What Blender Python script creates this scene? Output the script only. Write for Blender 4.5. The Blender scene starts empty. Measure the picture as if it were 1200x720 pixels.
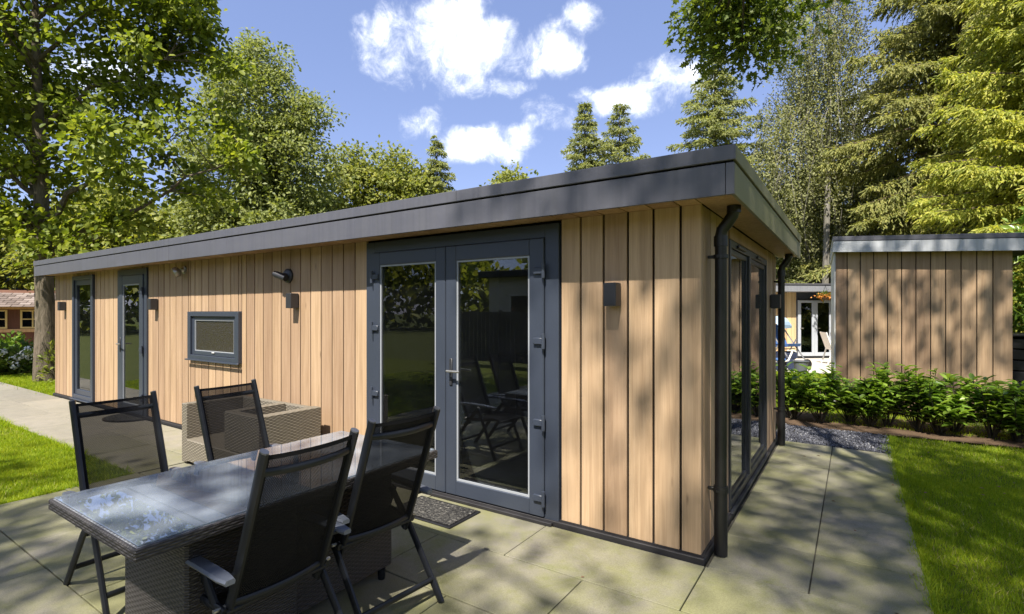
import bpy, bmesh, math, random
import numpy as np
from mathutils import Vector, Matrix
R = math.radians
rng = np.random.default_rng(7)
random.seed(7)
scene = bpy.context.scene
col = scene.collection

# ------------------------------------------------------------------ camera
cam = bpy.data.cameras.new('camera'); camo = bpy.data.objects.new('camera', cam); col.objects.link(camo)
camo.location = (0.766, -3.275, 1.55); camo.rotation_euler = (R(90), 0, R(33.57))
cam.sensor_width = 36; cam.lens = 18.15; cam.shift_y = 0.0046
cam.clip_start = 0.05; cam.clip_end = 600
scene.camera = camo
# ------------------------------------------------------------------ light
SUN_EL, SUN_AZ = 57.0, 13.0            # azimuth turned from -Y towards +X
sdir = Vector((math.sin(R(SUN_AZ))*math.cos(R(SUN_EL)), -math.cos(R(SUN_AZ))*math.cos(R(SUN_EL)), math.sin(R(SUN_EL))))
sun = bpy.data.lights.new('sun', 'SUN'); suno = bpy.data.objects.new('sun', sun); col.objects.link(suno)
sun.energy = 3.0; sun.angle = R(0.75); sun.color = (1.0, 0.93, 0.82)
suno.rotation_euler = sdir.to_track_quat('Z', 'Y').to_euler(); suno.location = (0, -20, 30)
scene.view_settings.view_transform = 'Standard'; scene.view_settings.look = 'None'
scene.view_settings.exposure = 1.85; scene.view_settings.gamma = 1.0
try:
    scene.cycles.use_denoising = True
    scene.cycles.max_bounces = 10; scene.cycles.diffuse_bounces = 8; scene.cycles.transmission_bounces = 10; scene.cycles.transparent_max_bounces = 24
    scene.cycles.caustics_reflective = False
    scene.cycles.sample_clamp_indirect = 6
except Exception: pass

# ------------------------------------------------------------------ node helpers
def new_mat(name):
    m = bpy.data.materials.new(name); m.use_nodes = True
    nt = m.node_tree; nt.nodes.clear()
    return m, nt
class NT:
    def __init__(s, nt): s.nt = nt
    def n(s, typ, **kw):
        nd = s.nt.nodes.new(typ)
        for k, v in kw.items():
            if k.startswith('i_'):
                key = k[2:]; key = int(key) if key.isdigit() else key
                s.put(nd.inputs[key], v)
            else: setattr(nd, k, v)
        return nd
    def put(s, inp, v):
        if isinstance(v, bpy.types.NodeSocket): s.nt.links.new(v, inp)
        else: inp.default_value = v
    def math(s, op, a, b=0.0, c=None):
        nd = s.nt.nodes.new('ShaderNodeMath'); nd.operation = op
        s.put(nd.inputs[0], a); s.put(nd.inputs[1], b)
        if c is not None: s.put(nd.inputs[2], c)
        return nd.outputs[0]
    def vmath(s, op, a, b):
        nd = s.nt.nodes.new('ShaderNodeVectorMath'); nd.operation = op
        s.put(nd.inputs[0], a); s.put(nd.inputs[1], b)
        return nd
    def ramp(s, fac, stops, interp='LINEAR'):
        nd = s.nt.nodes.new('ShaderNodeValToRGB'); nd.color_ramp.interpolation = interp
        el = nd.color_ramp.elements
        while len(el) < len(stops): el.new(0.5)
        for e, (p, c) in zip(el, stops):
            e.position = p; e.color = (c[0], c[1], c[2], 1) if len(c) == 3 else c
        s.put(nd.inputs[0], fac)
        return nd.outputs[0]
    def mix(s, fac, a, b, blend='MIX'):
        nd = s.nt.nodes.new('ShaderNodeMix'); nd.data_type = 'RGBA'; nd.blend_type = blend
        s.put(nd.inputs[0], fac)
        for i, v in ((6, a), (7, b)):
            if not isinstance(v, bpy.types.NodeSocket) and len(v) == 3: v = (*v, 1)
            s.put(nd.inputs[i], v)
        return nd.outputs[2]
    def noise(s, vec, scale, detail=4, rough=0.55, dist=0.0):
        nd = s.nt.nodes.new('ShaderNodeTexNoise')
        s.put(nd.inputs['Vector'], vec); nd.inputs['Scale'].default_value = scale
        nd.inputs['Detail'].default_value = detail; nd.inputs['Roughness'].default_value = rough
        nd.inputs['Distortion'].default_value = dist
        return nd.outputs[0]
    def mapping(s, vec, scale=(1, 1, 1), loc=(0, 0, 0)):
        nd = s.nt.nodes.new('ShaderNodeMapping'); s.put(nd.inputs[0], vec)
        nd.inputs['Scale'].default_value = scale; s.put(nd.inputs['Location'], loc)
        return nd.outputs[0]
    def bump(s, h, strength=0.3, dist=0.01):
        nd = s.nt.nodes.new('ShaderNodeBump'); nd.inputs['Strength'].default_value = strength
        nd.inputs['Distance'].default_value = dist; s.put(nd.inputs['Height'], h)
        return nd.outputs[0]
    def out(s, sh):
        o = s.nt.nodes.new('ShaderNodeOutputMaterial'); s.nt.links.new(sh, o.inputs[0])
    def pbsdf(s, color, rough=0.6, metal=0.0, spec=0.5, normal=None, coat=None):
        p = s.nt.nodes.new('ShaderNodeBsdfPrincipled')
        if not isinstance(color, bpy.types.NodeSocket) and len(color) == 3: color = (*color, 1)
        s.put(p.inputs['Base Color'], color); s.put(p.inputs['Roughness'], rough)
        p.inputs['Metallic'].default_value = metal
        p.inputs['Specular IOR Level'].default_value = spec
        if normal is not None: s.put(p.inputs['Normal'], normal)
        return p.outputs[0]
    def objco(s): return s.nt.nodes.new('ShaderNodeTexCoord').outputs['Object']
    def pos(s): return s.nt.nodes.new('ShaderNodeNewGeometry').outputs['Position']
    def island(s): return s.nt.nodes.new('ShaderNodeNewGeometry').outputs['Random Per Island']
    def objrand(s): return s.nt.nodes.new('ShaderNodeObjectInfo').outputs['Random']

# ------------------------------------------------------------------ world
world = bpy.data.worlds.new('World'); scene.world = world; world.use_nodes = True
wt = world.node_tree; wt.nodes.clear(); W = NT(wt)
sky = W.n('ShaderNodeTexSky', sky_type='NISHITA', sun_disc=False)
sky.sun_elevation = R(SUN_EL); sky.sun_rotation = R(180 - SUN_AZ)
sky.altitude = 10; sky.air_density = 1.0; sky.dust_density = 0.25; sky.ozone_density = 1.6
gen = W.n('ShaderNodeTexCoord').outputs['Generated']
def dotc(v): return W.vmath('DOT_PRODUCT', gen, v).outputs['Value']
fw = dotc((-0.553, 0.833, 0)); rt = dotc((0.833, 0.553, 0)); up = dotc((0, 0, 1))
fwc = W.math('MAXIMUM', fw, 0.05)
uu = W.math('DIVIDE', rt, fwc); vv = W.math('DIVIDE', up, fwc)
n1 = W.noise(gen, 9.0, 8, 0.62, 0.3); n2 = W.noise(gen, 24.0, 9, 0.68, 0.5)
blobs = [(-.235,.538,.050,.058,1),(-.18,.515,.105,.085,1),(-.13,.575,.075,.06,1),(-.08,.515,.085,.065,1),(-.205,.48,.07,.04,1),(0.02,.497,.075,.048,1),(.075,.515,.055,.055,1),(.095,.49,.04,.04,.9),
         (.135,.567,.034,.034,.75),(-.03,.432,.075,.024,.75),(-.17,.36,.035,.035,.62),(-.055,.325,.085,.036,.95),(-.09,.31,.05,.025,.9),(.015,.345,.06,.034,.9),(.075,.375,.06,.036,.9),(.05,.395,.04,.03,.85),
         (.235,.41,.085,.036,.95),(.28,.44,.045,.03,.9),(.325,.455,.07,.045,1),(.15,.418,.04,.02,.85),(-.80,.46,.10,.06,.9),(-.95,.43,.12,.08,.8),(.66,.38,.08,.06,.6),(.17,.31,.08,.03,.5)]
acc = None
for (u0, v0, a, b, k) in blobs:
    du = W.math('MULTIPLY', W.math('SUBTRACT', uu, u0), 1.02/a); dv = W.math('MULTIPLY', W.math('SUBTRACT', vv, v0), 1.12/b)
    q = W.math('ADD', W.math('MULTIPLY', du, du), W.math('MULTIPLY', dv, dv))
    e = W.math('MULTIPLY', W.math('SUBTRACT', 1.0, W.math('MULTIPLY', q, 0.62)), k)
    acc = e if acc is None else W.math('SMOOTH_MAX', acc, e, 0.35)
nn = W.math('ADD', W.math('MULTIPLY', W.math('SUBTRACT', n1, 0.5), 3.0), W.math('MULTIPLY', W.math('SUBTRACT', n2, 0.5), 1.6))
dens = W.math('ADD', W.math('MAXIMUM', acc, -1.2), nn)
# rest of the sky, out of view: denser clouds added for more fill light
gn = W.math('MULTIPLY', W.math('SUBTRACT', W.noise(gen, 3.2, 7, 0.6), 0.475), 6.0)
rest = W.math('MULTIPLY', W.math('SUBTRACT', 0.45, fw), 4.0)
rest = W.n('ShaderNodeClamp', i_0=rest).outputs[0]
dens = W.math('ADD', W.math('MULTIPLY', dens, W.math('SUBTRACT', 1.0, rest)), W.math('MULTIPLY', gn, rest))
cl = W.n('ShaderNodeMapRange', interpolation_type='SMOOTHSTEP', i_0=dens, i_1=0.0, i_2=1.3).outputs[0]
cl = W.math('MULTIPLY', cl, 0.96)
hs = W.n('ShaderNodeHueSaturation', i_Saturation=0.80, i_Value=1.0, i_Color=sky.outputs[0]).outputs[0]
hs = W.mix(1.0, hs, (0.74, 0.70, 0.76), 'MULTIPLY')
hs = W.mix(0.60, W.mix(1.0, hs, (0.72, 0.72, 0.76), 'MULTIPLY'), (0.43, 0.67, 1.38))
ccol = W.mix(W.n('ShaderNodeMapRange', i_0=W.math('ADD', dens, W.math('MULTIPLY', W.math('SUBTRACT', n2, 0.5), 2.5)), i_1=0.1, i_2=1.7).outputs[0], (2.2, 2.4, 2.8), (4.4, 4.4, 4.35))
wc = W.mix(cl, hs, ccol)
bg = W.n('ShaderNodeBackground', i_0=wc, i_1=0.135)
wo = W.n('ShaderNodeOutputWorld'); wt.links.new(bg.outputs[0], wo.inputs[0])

# ------------------------------------------------------------------ materials
M = {}
def wood_mat(name, c_dark, c_mid, c_light, rough=0.62, knots=True):
    m, nt = new_mat(name); N = NT(nt)
    oc = N.objco(); rnd = N.objrand()
    off = N.n('ShaderNodeCombineXYZ', i_0=N.math('MULTIPLY', rnd, 37.0), i_1=N.math('MULTIPLY', rnd, 11.0), i_2=N.math('MULTIPLY', rnd, 53.0)).outputs[0]
    v = N.vmath('ADD', oc, off).outputs[0]
    g1 = N.noise(N.mapping(v, (28, 28, 1.1)), 1.0, 6, 0.65, 0.6)
    g2 = N.noise(N.mapping(v, (150, 150, 3.0)), 1.0, 3, 0.6)
    g3 = N.noise(N.mapping(v, (3, 3, 0.7)), 1.0, 3, 0.5)
    f = N.math('ADD', N.math('MULTIPLY', g1, 0.6), N.math('ADD', N.math('MULTIPLY', g2, 0.25), N.math('MULTIPLY', g3, 0.25)))
    c = N.ramp(f, [(0.36, c_dark), (0.54, c_mid), (0.72, c_light)])
    val = N.math('ADD', 0.83, N.math('MULTIPLY', rnd, 0.32))
    hsv = N.n('ShaderNodeHueSaturation', i_Value=val, i_Color=c, i_Hue=N.math('ADD', 0.496, N.math('MULTIPLY', rnd, 0.008))).outputs[0]
    # weather: greyed drips and dirt near the foot
    wv = N.noise(N.mapping(v, (9, 9, 0.5)), 1.0, 4, 0.6)
    wf = N.n('ShaderNodeMapRange', i_0=wv, i_1=0.55, i_2=0.8, i_3=0.0, i_4=0.35).outputs[0]
    c2 = N.mix(wf, hsv, tuple(0.8*x for x in c_dark))
    kn = N.n('ShaderNodeTexVoronoi', i_0=N.mapping(v, (4.2, 4.2, 1.0))); kn.inputs['Scale'].default_value = 1.5
    kf = N.n('ShaderNodeMapRange', i_0=kn.outputs['Distance'], i_1=0.02, i_2=0.075, i_3=0.65, i_4=0.0).outputs[0]
    c2 = N.mix(kf, c2, tuple(0.55*x for x in c_dark))
    b = N.bump(N.math('ADD', g1, N.math('MULTIPLY', g2, 0.7)), 0.35, 0.004)
    N.out(N.pbsdf(c2, rough, 0, 0.3, b)); M[name] = m
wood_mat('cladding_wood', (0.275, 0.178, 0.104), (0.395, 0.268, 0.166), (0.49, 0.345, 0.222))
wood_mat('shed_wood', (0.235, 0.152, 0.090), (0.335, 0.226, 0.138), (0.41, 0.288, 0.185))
wood_mat('far_wood', (0.42, 0.28, 0.15), (0.56, 0.40, 0.22), (0.66, 0.49, 0.29))
wood_mat('soffit_wood', (0.22, 0.13, 0.07), (0.36, 0.225, 0.125), (0.46, 0.30, 0.18))
wood_mat('floor_wood', (0.24, 0.14, 0.075), (0.38, 0.24, 0.135), (0.48, 0.33, 0.20), 0.4)
wood_mat('red_brown_wood', (0.07, 0.032, 0.022), (0.115, 0.052, 0.036), (0.16, 0.08, 0.052))
def plain(name, c, rough=0.5, metal=0.0, spec=0.5, var=0.12, scale=6.0, bump=0.0, bscale=60):
    m, nt = new_mat(name); N = NT(nt); p = N.pos()
    n = N.noise(p, scale, 5, 0.6)
    cc = N.mix(n, tuple(x*(1-var) for x in c), tuple(min(1, x*(1+var)) for x in c))
    r = N.math('ADD', rough-0.06, N.math('MULTIPLY', n, 0.12))
    b = N.bump(N.noise(p, bscale, 4), bump, 0.004) if bump else None
    N.out(N.pbsdf(cc, r, metal, spec, b)); M[name] = m
def fascia_mat(name, c, c2, algae):
    m, nt = new_mat(name); N = NT(nt); p = N.pos()
    n = N.noise(N.mapping(p, (0.6, 0.6, 3.0)), 3.0, 5, 0.6)
    st = N.noise(N.mapping(p, (5, 5, 0.5)), 2.2, 4, 0.6)
    cc = N.mix(n, c, c2)
    f = N.n('ShaderNodeMapRange', i_0=st, i_1=0.42, i_2=0.72, i_3=0.0, i_4=algae).outputs[0]
    cc = N.mix(f, cc, (0.16, 0.155, 0.085))
    s2 = N.noise(N.mapping(p, (16, 16, 0.35)), 1.4, 5, 0.65)
    cc = N.mix(N.n('ShaderNodeMapRange', i_0=s2, i_1=0.45, i_2=0.75, i_3=0.0, i_4=0.4).outputs[0], cc, tuple(0.62*x for x in c))
    s3 = N.noise(p, 26, 5, 0.75)
    cc = N.mix(N.n('ShaderNodeMapRange', i_0=s3, i_1=0.55, i_2=0.8, i_3=0.0, i_4=0.25).outputs[0], cc, tuple(min(1, 1.45*x) for x in c2))
    N.out(N.pbsdf(cc, N.math('ADD', 0.36, N.math('MULTIPLY', n, 0.2)), 0, 0.5, N.bump(N.noise(p, 90, 3), 0.05, 0.002))); M[name] = m
fascia_mat('fascia_metal', (0.078, 0.080, 0.099), (0.106, 0.108, 0.130), 0.06)
fascia_mat('fascia_algae_lit', (0.155, 0.148, 0.10), (0.235, 0.225, 0.135), 0.55)  # olive algae; base colour also raised to stand in for weak grazing sun
fascia_mat('fascia_mid', (0.20, 0.21, 0.24), (0.28, 0.29, 0.32), 0.1)
fascia_mat('fascia_pale', (0.40, 0.42, 0.45), (0.52, 0.54, 0.57), 0.12)
plain('frame_paint', (0.038, 0.047, 0.068), 0.38, 0, 0.5, 0.10, 5)
plain('frame_dark', (0.022, 0.025, 0.032), 0.36, 0, 0.5, 0.1, 5)
plain('plinth_black', (0.022, 0.021, 0.023), 0.55, 0, 0.4, 0.4, 14, 0.2)
plain('membrane_black', (0.010, 0.009, 0.009), 0.9, 0, 0.1)
plain('pipe_black', (0.010, 0.010, 0.011), 0.40, 0, 0.5, 0.5, 22, 0.12, 90)
plain('lamp_black', (0.028, 0.029, 0.034), 0.40)
plain('silver', (0.42, 0.41, 0.38), 0.35, 0.8)
plain('chrome', (0.62, 0.63, 0.64), 0.25, 1.0)
plain('bead_grey', (0.30, 0.32, 0.35), 0.45)
plain('chair_frame', (0.0095, 0.011, 0.014), 0.40, 0.0, 0.4, 0.3, 18)
plain('chair_cap', (0.13, 0.135, 0.15), 0.35, 0.5)
plain('arm_alu', (0.15, 0.168, 0.21), 0.38, 0.3, 0.5, 0.12, 20)
plain('room_wall', (0.26, 0.25, 0.23), 0.9)
plain('room_dark', (0.05, 0.05, 0.05), 0.7)
plain('roof_felt', (0.09, 0.09, 0.10), 0.9, 0, 0.2, 0.3)
plain('white_paint', (0.72, 0.71, 0.68), 0.5)
plain('white_wall', (0.62, 0.60, 0.56), 0.85)
plain('grey_frame', (0.42, 0.45, 0.50), 0.45)
plain('blue_fabric', (0.05, 0.12, 0.30), 0.8)
plain('navy_fabric', (0.02, 0.03, 0.07), 0.85)
plain('pale_blue_fabric', (0.30, 0.42, 0.55), 0.8)
plain('orange_flower', (0.50, 0.19, 0.03), 0.7)
plain('bucket_grey', (0.12, 0.13, 0.15), 0.5)
plain('black_fabric', (0.008, 0.008, 0.009), 0.8, 0, 0.2, 0.3, 60)
plain('black_cover', (0.015, 0.015, 0.017), 0.35, 0, 0.5, 0.4, 20, 0.5, 25)
plain('white_petal', (0.80, 0.80, 0.76), 0.7)
plain('navy_roof', (0.03, 0.045, 0.075), 0.6)
plain('curtain_green', (0.08, 0.19, 0.15), 0.9, 0, 0.2, 0.4, 12)
plain('bark_litter', (0.17, 0.10, 0.065), 0.9, 0, 0.1, 0.4)
plain('yellow_window', (0.55, 0.47, 0.24), 0.9)

def bark_mat(name, c1, c2, sc=1.0):
    m, nt = new_mat(name); N = NT(nt); p = N.pos()
    n = N.noise(N.mapping(p, (9*sc, 9*sc, 2.0*sc)), 1.6, 7, 0.7, 1.0)
    n2 = N.noise(p, 1.3, 3)
    c = N.mix(N.n('ShaderNodeMapRange', i_0=n, i_1=0.35, i_2=0.68).outputs[0], c1, c2)
    c = N.mix(N.math('MULTIPLY', n2, 0.35), c, (0.12, 0.13, 0.07))
    N.out(N.pbsdf(c, 0.9, 0, 0.15, N.bump(n, 0.9, 0.05))); M[name] = m
bark_mat('oak_bark', (0.060, 0.046, 0.036), (0.24, 0.19, 0.15))
bark_mat('conifer_bark', (0.05, 0.035, 0.027), (0.17, 0.12, 0.09))
bark_mat('birch_bark', (0.14, 0.125, 0.11), (0.36, 0.34, 0.31), 0.5)
bark_mat('twig_bark', (0.035, 0.028, 0.022), (0.10, 0.08, 0.06))

def leaf_mat(name, ca, cb, cc, trans=0.35, rough=0.5, spec=0.3, nscale=0.9):
    m, nt = new_mat(name); N = NT(nt); p = N.pos()
    isl = N.island(); n = N.noise(p, nscale, 3)
    f = N.math('ADD', N.math('MULTIPLY', isl, 0.6), N.math('MULTIPLY', n, 0.5))
    c = N.ramp(f, [(0.2, ca), (0.5, cb), (0.85, cc)])
    pb = N.pbsdf(c, rough, 0, spec)
    tl = N.n('ShaderNodeBsdfTranslucent', i_0=N.mix(1.0, c, (1.25, 1.25, 0.55), 'MULTIPLY')).outputs[0]
    mx = N.n('ShaderNodeMixShader', i_0=trans); nt.links.new(pb, mx.inputs[1]); nt.links.new(tl, mx.inputs[2])
    N.out(mx.outputs[0]); M[name] = m
leaf_mat('oak_leaf', (0.081, 0.115, 0.014), (0.172, 0.224, 0.025), (0.31, 0.345, 0.046), 0.48)
leaf_mat('canopy_leaf', (0.07, 0.112, 0.017), (0.119, 0.168, 0.025), (0.196, 0.238, 0.042), 0.46)
leaf_mat('ash_leaf', (0.121, 0.155, 0.043), (0.209, 0.243, 0.074), (0.311, 0.338, 0.115), 0.44)
leaf_mat('wood_leaf', (0.115, 0.155, 0.03), (0.216, 0.243, 0.051), (0.338, 0.344, 0.081), 0.44)
leaf_mat('spruce_needle', (0.123, 0.152, 0.041), (0.239, 0.254, 0.075), (0.392, 0.377, 0.123), 0.42, 0.55)
leaf_mat('fir_needle', (0.135, 0.169, 0.065), (0.243, 0.27, 0.101), (0.365, 0.378, 0.149), 0.44, 0.55)
leaf_mat('hemlock_needle', (0.155, 0.20, 0.028), (0.32, 0.355, 0.055), (0.52, 0.50, 0.10), 0.46, 0.5)
leaf_mat('birch_leaf', (0.17, 0.19, 0.08), (0.27, 0.285, 0.125), (0.36, 0.36, 0.18), 0.48, 0.55, 0.2)
leaf_mat('laurel_leaf', (0.074, 0.142, 0.016), (0.142, 0.243, 0.03), (0.27, 0.378, 0.061), 0.38, 0.30, 0.5, 4.0)
leaf_mat('shrub_leaf', (0.052, 0.098, 0.016), (0.098, 0.156, 0.026), (0.182, 0.234, 0.046), 0.36)
leaf_mat('sapling_leaf', (0.12, 0.16, 0.03), (0.20, 0.24, 0.05), (0.30, 0.32, 0.09), 0.4)
leaf_mat('grass_blade', (0.145, 0.235, 0.010), (0.240, 0.340, 0.015), (0.385, 0.430, 0.030), 0.50, 0.5, 0.2, 1.6)
leaf_mat('straw_blade', (0.30, 0.26, 0.09), (0.42, 0.36, 0.15), (0.52, 0.45, 0.22), 0.4, 0.6, 0.2, 2.0)

def stone_mat():
    m, nt = new_mat('paver_stone'); N = NT(nt); p = N.pos(); rnd = N.objrand()
    n1 = N.noise(p, 1.3, 5, 0.6, 0.4); n2 = N.noise(p, 7.0, 6, 0.7); n3 = N.noise(p, 170, 3, 0.7)
    base = N.ramp(N.math('ADD', N.math('MULTIPLY', n2, 0.7), N.math('MULTIPLY', rnd, 0.3)), [(0.25, (0.175, 0.164, 0.143)), (0.55, (0.245, 0.226, 0.190)), (0.8, (0.31, 0.282, 0.235))])
    # algae stain, thicker on the older half of the terrace (world X > -5)
    sx = N.n('ShaderNodeSeparateXYZ', i_0=p).outputs[0]
    ax = N.n('ShaderNodeMapRange', i_0=sx, i_1=-7.5, i_2=-4.5, i_3=0.12, i_4=1.0).outputs[0]
    al = N.n('ShaderNodeMapRange', i_0=N.math('ADD', n1, N.math('MULTIPLY', N.math('SUBTRACT', n2, 0.5), 0.5)), i_1=0.32, i_2=0.60, i_3=0.1, i_4=0.88).outputs[0]
    c = N.mix(N.math('MULTIPLY', al, ax), base, (0.175, 0.175, 0.080))
    n5 = N.noise(p, 4.5, 7, 0.75, 0.8); c = N.mix(N.math('MULTIPLY', ax, N.n('ShaderNodeMapRange', i_0=n5, i_1=0.50, i_2=0.70, i_3=0.0, i_4=0.65).outputs[0]), c, (0.150, 0.160, 0.055))
    n4 = N.noise(p, 3.1, 5, 0.65)
    c = N.mix(N.n('ShaderNodeMapRange', i_0=n4, i_1=0.56, i_2=0.75, i_3=0, i_4=0.45).outputs[0], c, (0.14, 0.14, 0.12))
    c = N.mix(N.n('ShaderNodeMapRange', i_0=n3, i_1=0.3, i_2=0.72, i_3=0.0, i_4=1.0).outputs[0], N.mix(1.0, c, (0.72, 0.72, 0.72), 'MULTIPLY'), N.mix(1.0, c, (1.22, 1.22, 1.22), 'MULTIPLY'))
    N.out(N.pbsdf(c, N.math('ADD', 0.62, N.math('MULTIPLY', n2, 0.25)), 0, 0.3, N.bump(N.math('ADD', n3, n2), 0.5, 0.004))); M['paver_stone'] = m
stone_mat()
def soil(name, a, b, sc=3.0):
    m, nt = new_mat(name); N = NT(nt); p = N.pos()
    n = N.noise(p, sc, 7, 0.7); n2 = N.noise(p, 40, 4, 0.7)
    c = N.mix(N.math('ADD', N.math('MULTIPLY', n, 0.6), N.math('MULTIPLY', n2, 0.4)), a, b)
    N.out(N.pbsdf(c, 0.95, 0, 0.1, N.bump(n2, 0.6, 0.02))); M[name] = m
soil('ground_soil', (0.05, 0.07, 0.02), (0.12, 0.13, 0.04), 0.7)
soil('lawn_soil', (0.07, 0.09, 0.015), (0.13, 0.15, 0.025))
soil('bed_soil', (0.05, 0.035, 0.022), (0.15, 0.10, 0.065))
soil('sand_bed', (0.05, 0.048, 0.04), (0.10, 0.095, 0.08))
soil('pale_paving', (0.40, 0.37, 0.33), (0.52, 0.49, 0.44))
soil('dry_verge', (0.24, 0.17, 0.08), (0.34, 0.25, 0.12), 4.0)
def gravel_mat():
    m, nt = new_mat('gravel_stone'); N = NT(nt); i = N.island()
    c = N.ramp(i, [(0.0, (0.020, 0.021, 0.027)), (0.65, (0.062, 0.065, 0.080)), (0.95, (0.12, 0.123, 0.14)), (1.0, (0.30, 0.30, 0.30))])
    N.out(N.pbsdf(c, 0.6, 0, 0.4)); M['gravel_stone'] = m
gravel_mat()
def wicker_mat(name, c1, c2, rough=0.45, sw=0.011):
    m, nt = new_mat(name); N = NT(nt); oc = N.objco()
    sp = N.n('ShaderNodeSeparateXYZ', i_0=oc)
    x, y, z = sp.outputs
    geo = N.n('ShaderNodeNewGeometry'); nz = N.n('ShaderNodeSeparateXYZ', i_0=geo.outputs['Normal']).outputs[2]
    top = N.math('GREATER_THAN', N.math('ABSOLUTE', nz), 0.5)
    # u runs along the strands, v across
    us = N.math('ADD', x, y)
    u = N.math('ADD', N.math('MULTIPLY', us, N.math('SUBTRACT', 1.0, top)), N.math('MULTIPLY', y, top))
    v = N.math('ADD', N.math('MULTIPLY', z, N.math('SUBTRACT', 1.0, top)), N.math('MULTIPLY', x, top))
    vs = N.math('MULTIPLY', v, 1/sw)
    row = N.math('FLOOR', vs)
    par = N.math('MULTIPLY', N.math('MODULO', N.math('ABSOLUTE', row), 2.0), math.pi)
    su = N.math('SINE', N.math('ADD', N.math('MULTIPLY', u, math.pi/(sw*2.4)), par))
    fr = N.math('SUBTRACT', vs, row)
    prof = N.math('SINE', N.math('MULTIPLY', fr, math.pi))
    h = N.math('MULTIPLY', N.math('SQRT', prof), N.math('ADD', 0.62, N.math('MULTIPLY', su, 0.38)))
    nz2 = N.noise(oc, 30, 3); nl = N.noise(N.mapping(oc, (2, 2, 90)), 1.0, 3)
    c = N.mix(N.math('ADD', N.math('MULTIPLY', nl, 0.6), N.math('MULTIPLY', nz2, 0.4)), c1, c2)
    tone = N.math('ADD', 0.45, N.math('MULTIPLY', h, 0.75)); c = N.n('ShaderNodeHueSaturation', i_Value=tone, i_Color=c).outputs[0]   # darker between the strands, shade put into the colour
    N.out(N.pbsdf(c, rough, 0, 0.45, N.bump(h, 1.0, 0.6*sw))); M[name] = m
wicker_mat('dark_wicker', (0.028, 0.026, 0.026), (0.078, 0.070, 0.069))
wicker_mat('tan_wicker', (0.15, 0.13, 0.098), (0.28, 0.247, 0.193), 0.6, 0.014)
wicker_mat('sky_sheen_wicker', (0.19, 0.20, 0.22), (0.40, 0.42, 0.455), 0.5, 0.016)  # same weave as the table sides, lightened and blued as painted sky reflection
def glass_mat(name, ior, tint, rough=0.0, gain=1.0, dirt=0.0):
    m, nt = new_mat(name); N = NT(nt)
    fr = N.n('ShaderNodeFresnel', i_0=ior).outputs[0]
    gl = N.n('ShaderNodeBsdfGlossy', i_0=(0.95, 0.97, 1, 1), i_1=rough).outputs[0]
    tr = N.n('ShaderNodeBsdfTransparent', i_0=(*tint, 1)).outputs[0]
    f = N.math('MINIMUM', N.math('MULTIPLY', fr, gain), 1.0)
    mx = N.n('ShaderNodeMixShader', i_0=f); nt.links.new(tr, mx.inputs[1]); nt.links.new(gl, mx.inputs[2])
    sh = mx.outputs[0]
    if dirt:  # mottled film, tinted blue-grey to stand in for sky reflected in the tabletop
        df = N.n('ShaderNodeBsdfDiffuse', i_0=(0.46, 0.51, 0.59, 1)).outputs[0]
        n = N.noise(N.pos(), 5, 5, 0.7)
        m2 = N.n('ShaderNodeMixShader', i_0=N.math('MULTIPLY', n, dirt)); nt.links.new(sh, m2.inputs[1]); nt.links.new(df, m2.inputs[2]); sh = m2.outputs[0]
    N.out(sh); M[name] = m
glass_mat('window_glass', 1.52, (0.66, 0.68, 0.68), 0.0, 1.45, 0.008)
glass_mat('far_glass', 1.52, (0.5, 0.52, 0.52), 0.0, 1.8, 0.0)
glass_mat('table_glass', 1.52, (0.84, 0.90, 0.92), 0.0, 1.9, 0.46)
def frosted():
    m, nt = new_mat('patterned_glass'); N = NT(nt)
    v = N.n('ShaderNodeTexVoronoi', i_0=N.pos()); v.inputs['Scale'].default_value = 55
    b = N.bump(v.outputs['Distance'], 0.6, 0.01)
    N.out(N.pbsdf((0.034, 0.029, 0.020), 0.22, 0, 0.45, b)); M['patterned_glass'] = m
frosted()
def sling():
    m, nt = new_mat('sling_mesh'); N = NT(nt); oc = N.objco()
    df = N.pbsdf((0.006, 0.006, 0.0075), 0.7, 0, 0.15, N.bump(N.noise(oc, 400, 2), 0.3, 0.002))
    tr = N.n('ShaderNodeBsdfTransparent', i_0=(1, 1, 1, 1)).outputs[0]
    lw = N.n('ShaderNodeLayerWeight', i_0=0.4).outputs['Facing']
    sp = N.n('ShaderNodeSeparateXYZ', i_0=oc).outputs
    wv = N.math('MULTIPLY', N.math('SINE', N.math('MULTIPLY', sp[1], 2*math.pi/0.0065)), N.math('SINE', N.math('MULTIPLY', N.math('ADD', sp[2], sp[0]), 2*math.pi/0.0065)))
    f = N.math('MAXIMUM', 0.0, N.math('ADD', N.math('SUBTRACT', 0.16, N.math('MULTIPLY', lw, 0.20)), N.math('MULTIPLY', wv, 0.16)))
    mx = N.n('ShaderNodeMixShader', i_0=f); nt.links.new(df, mx.inputs[1]); nt.links.new(tr, mx.inputs[2])
    N.out(mx.outputs[0]); M['sling_mesh'] = m
sling()
def mat_rubber():
    m, nt = new_mat('mat_fibre'); N = NT(nt); p = N.pos()
    v = N.n('ShaderNodeTexVoronoi', i_0=p); v.inputs['Scale'].default_value = 60
    n = N.noise(p, 45, 5, 0.7)
    c = N.ramp(n, [(0.40, (0.012, 0.012, 0.013)), (0.58, (0.07, 0.068, 0.062)), (0.70, (0.34, 0.32, 0.29))])
    N.out(N.pbsdf(c, 0.8, 0, 0.3, N.bump(N.math('ADD', v.outputs['Distance'], n), 1.0, 0.012))); M['mat_fibre'] = m
mat_rubber()
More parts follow.
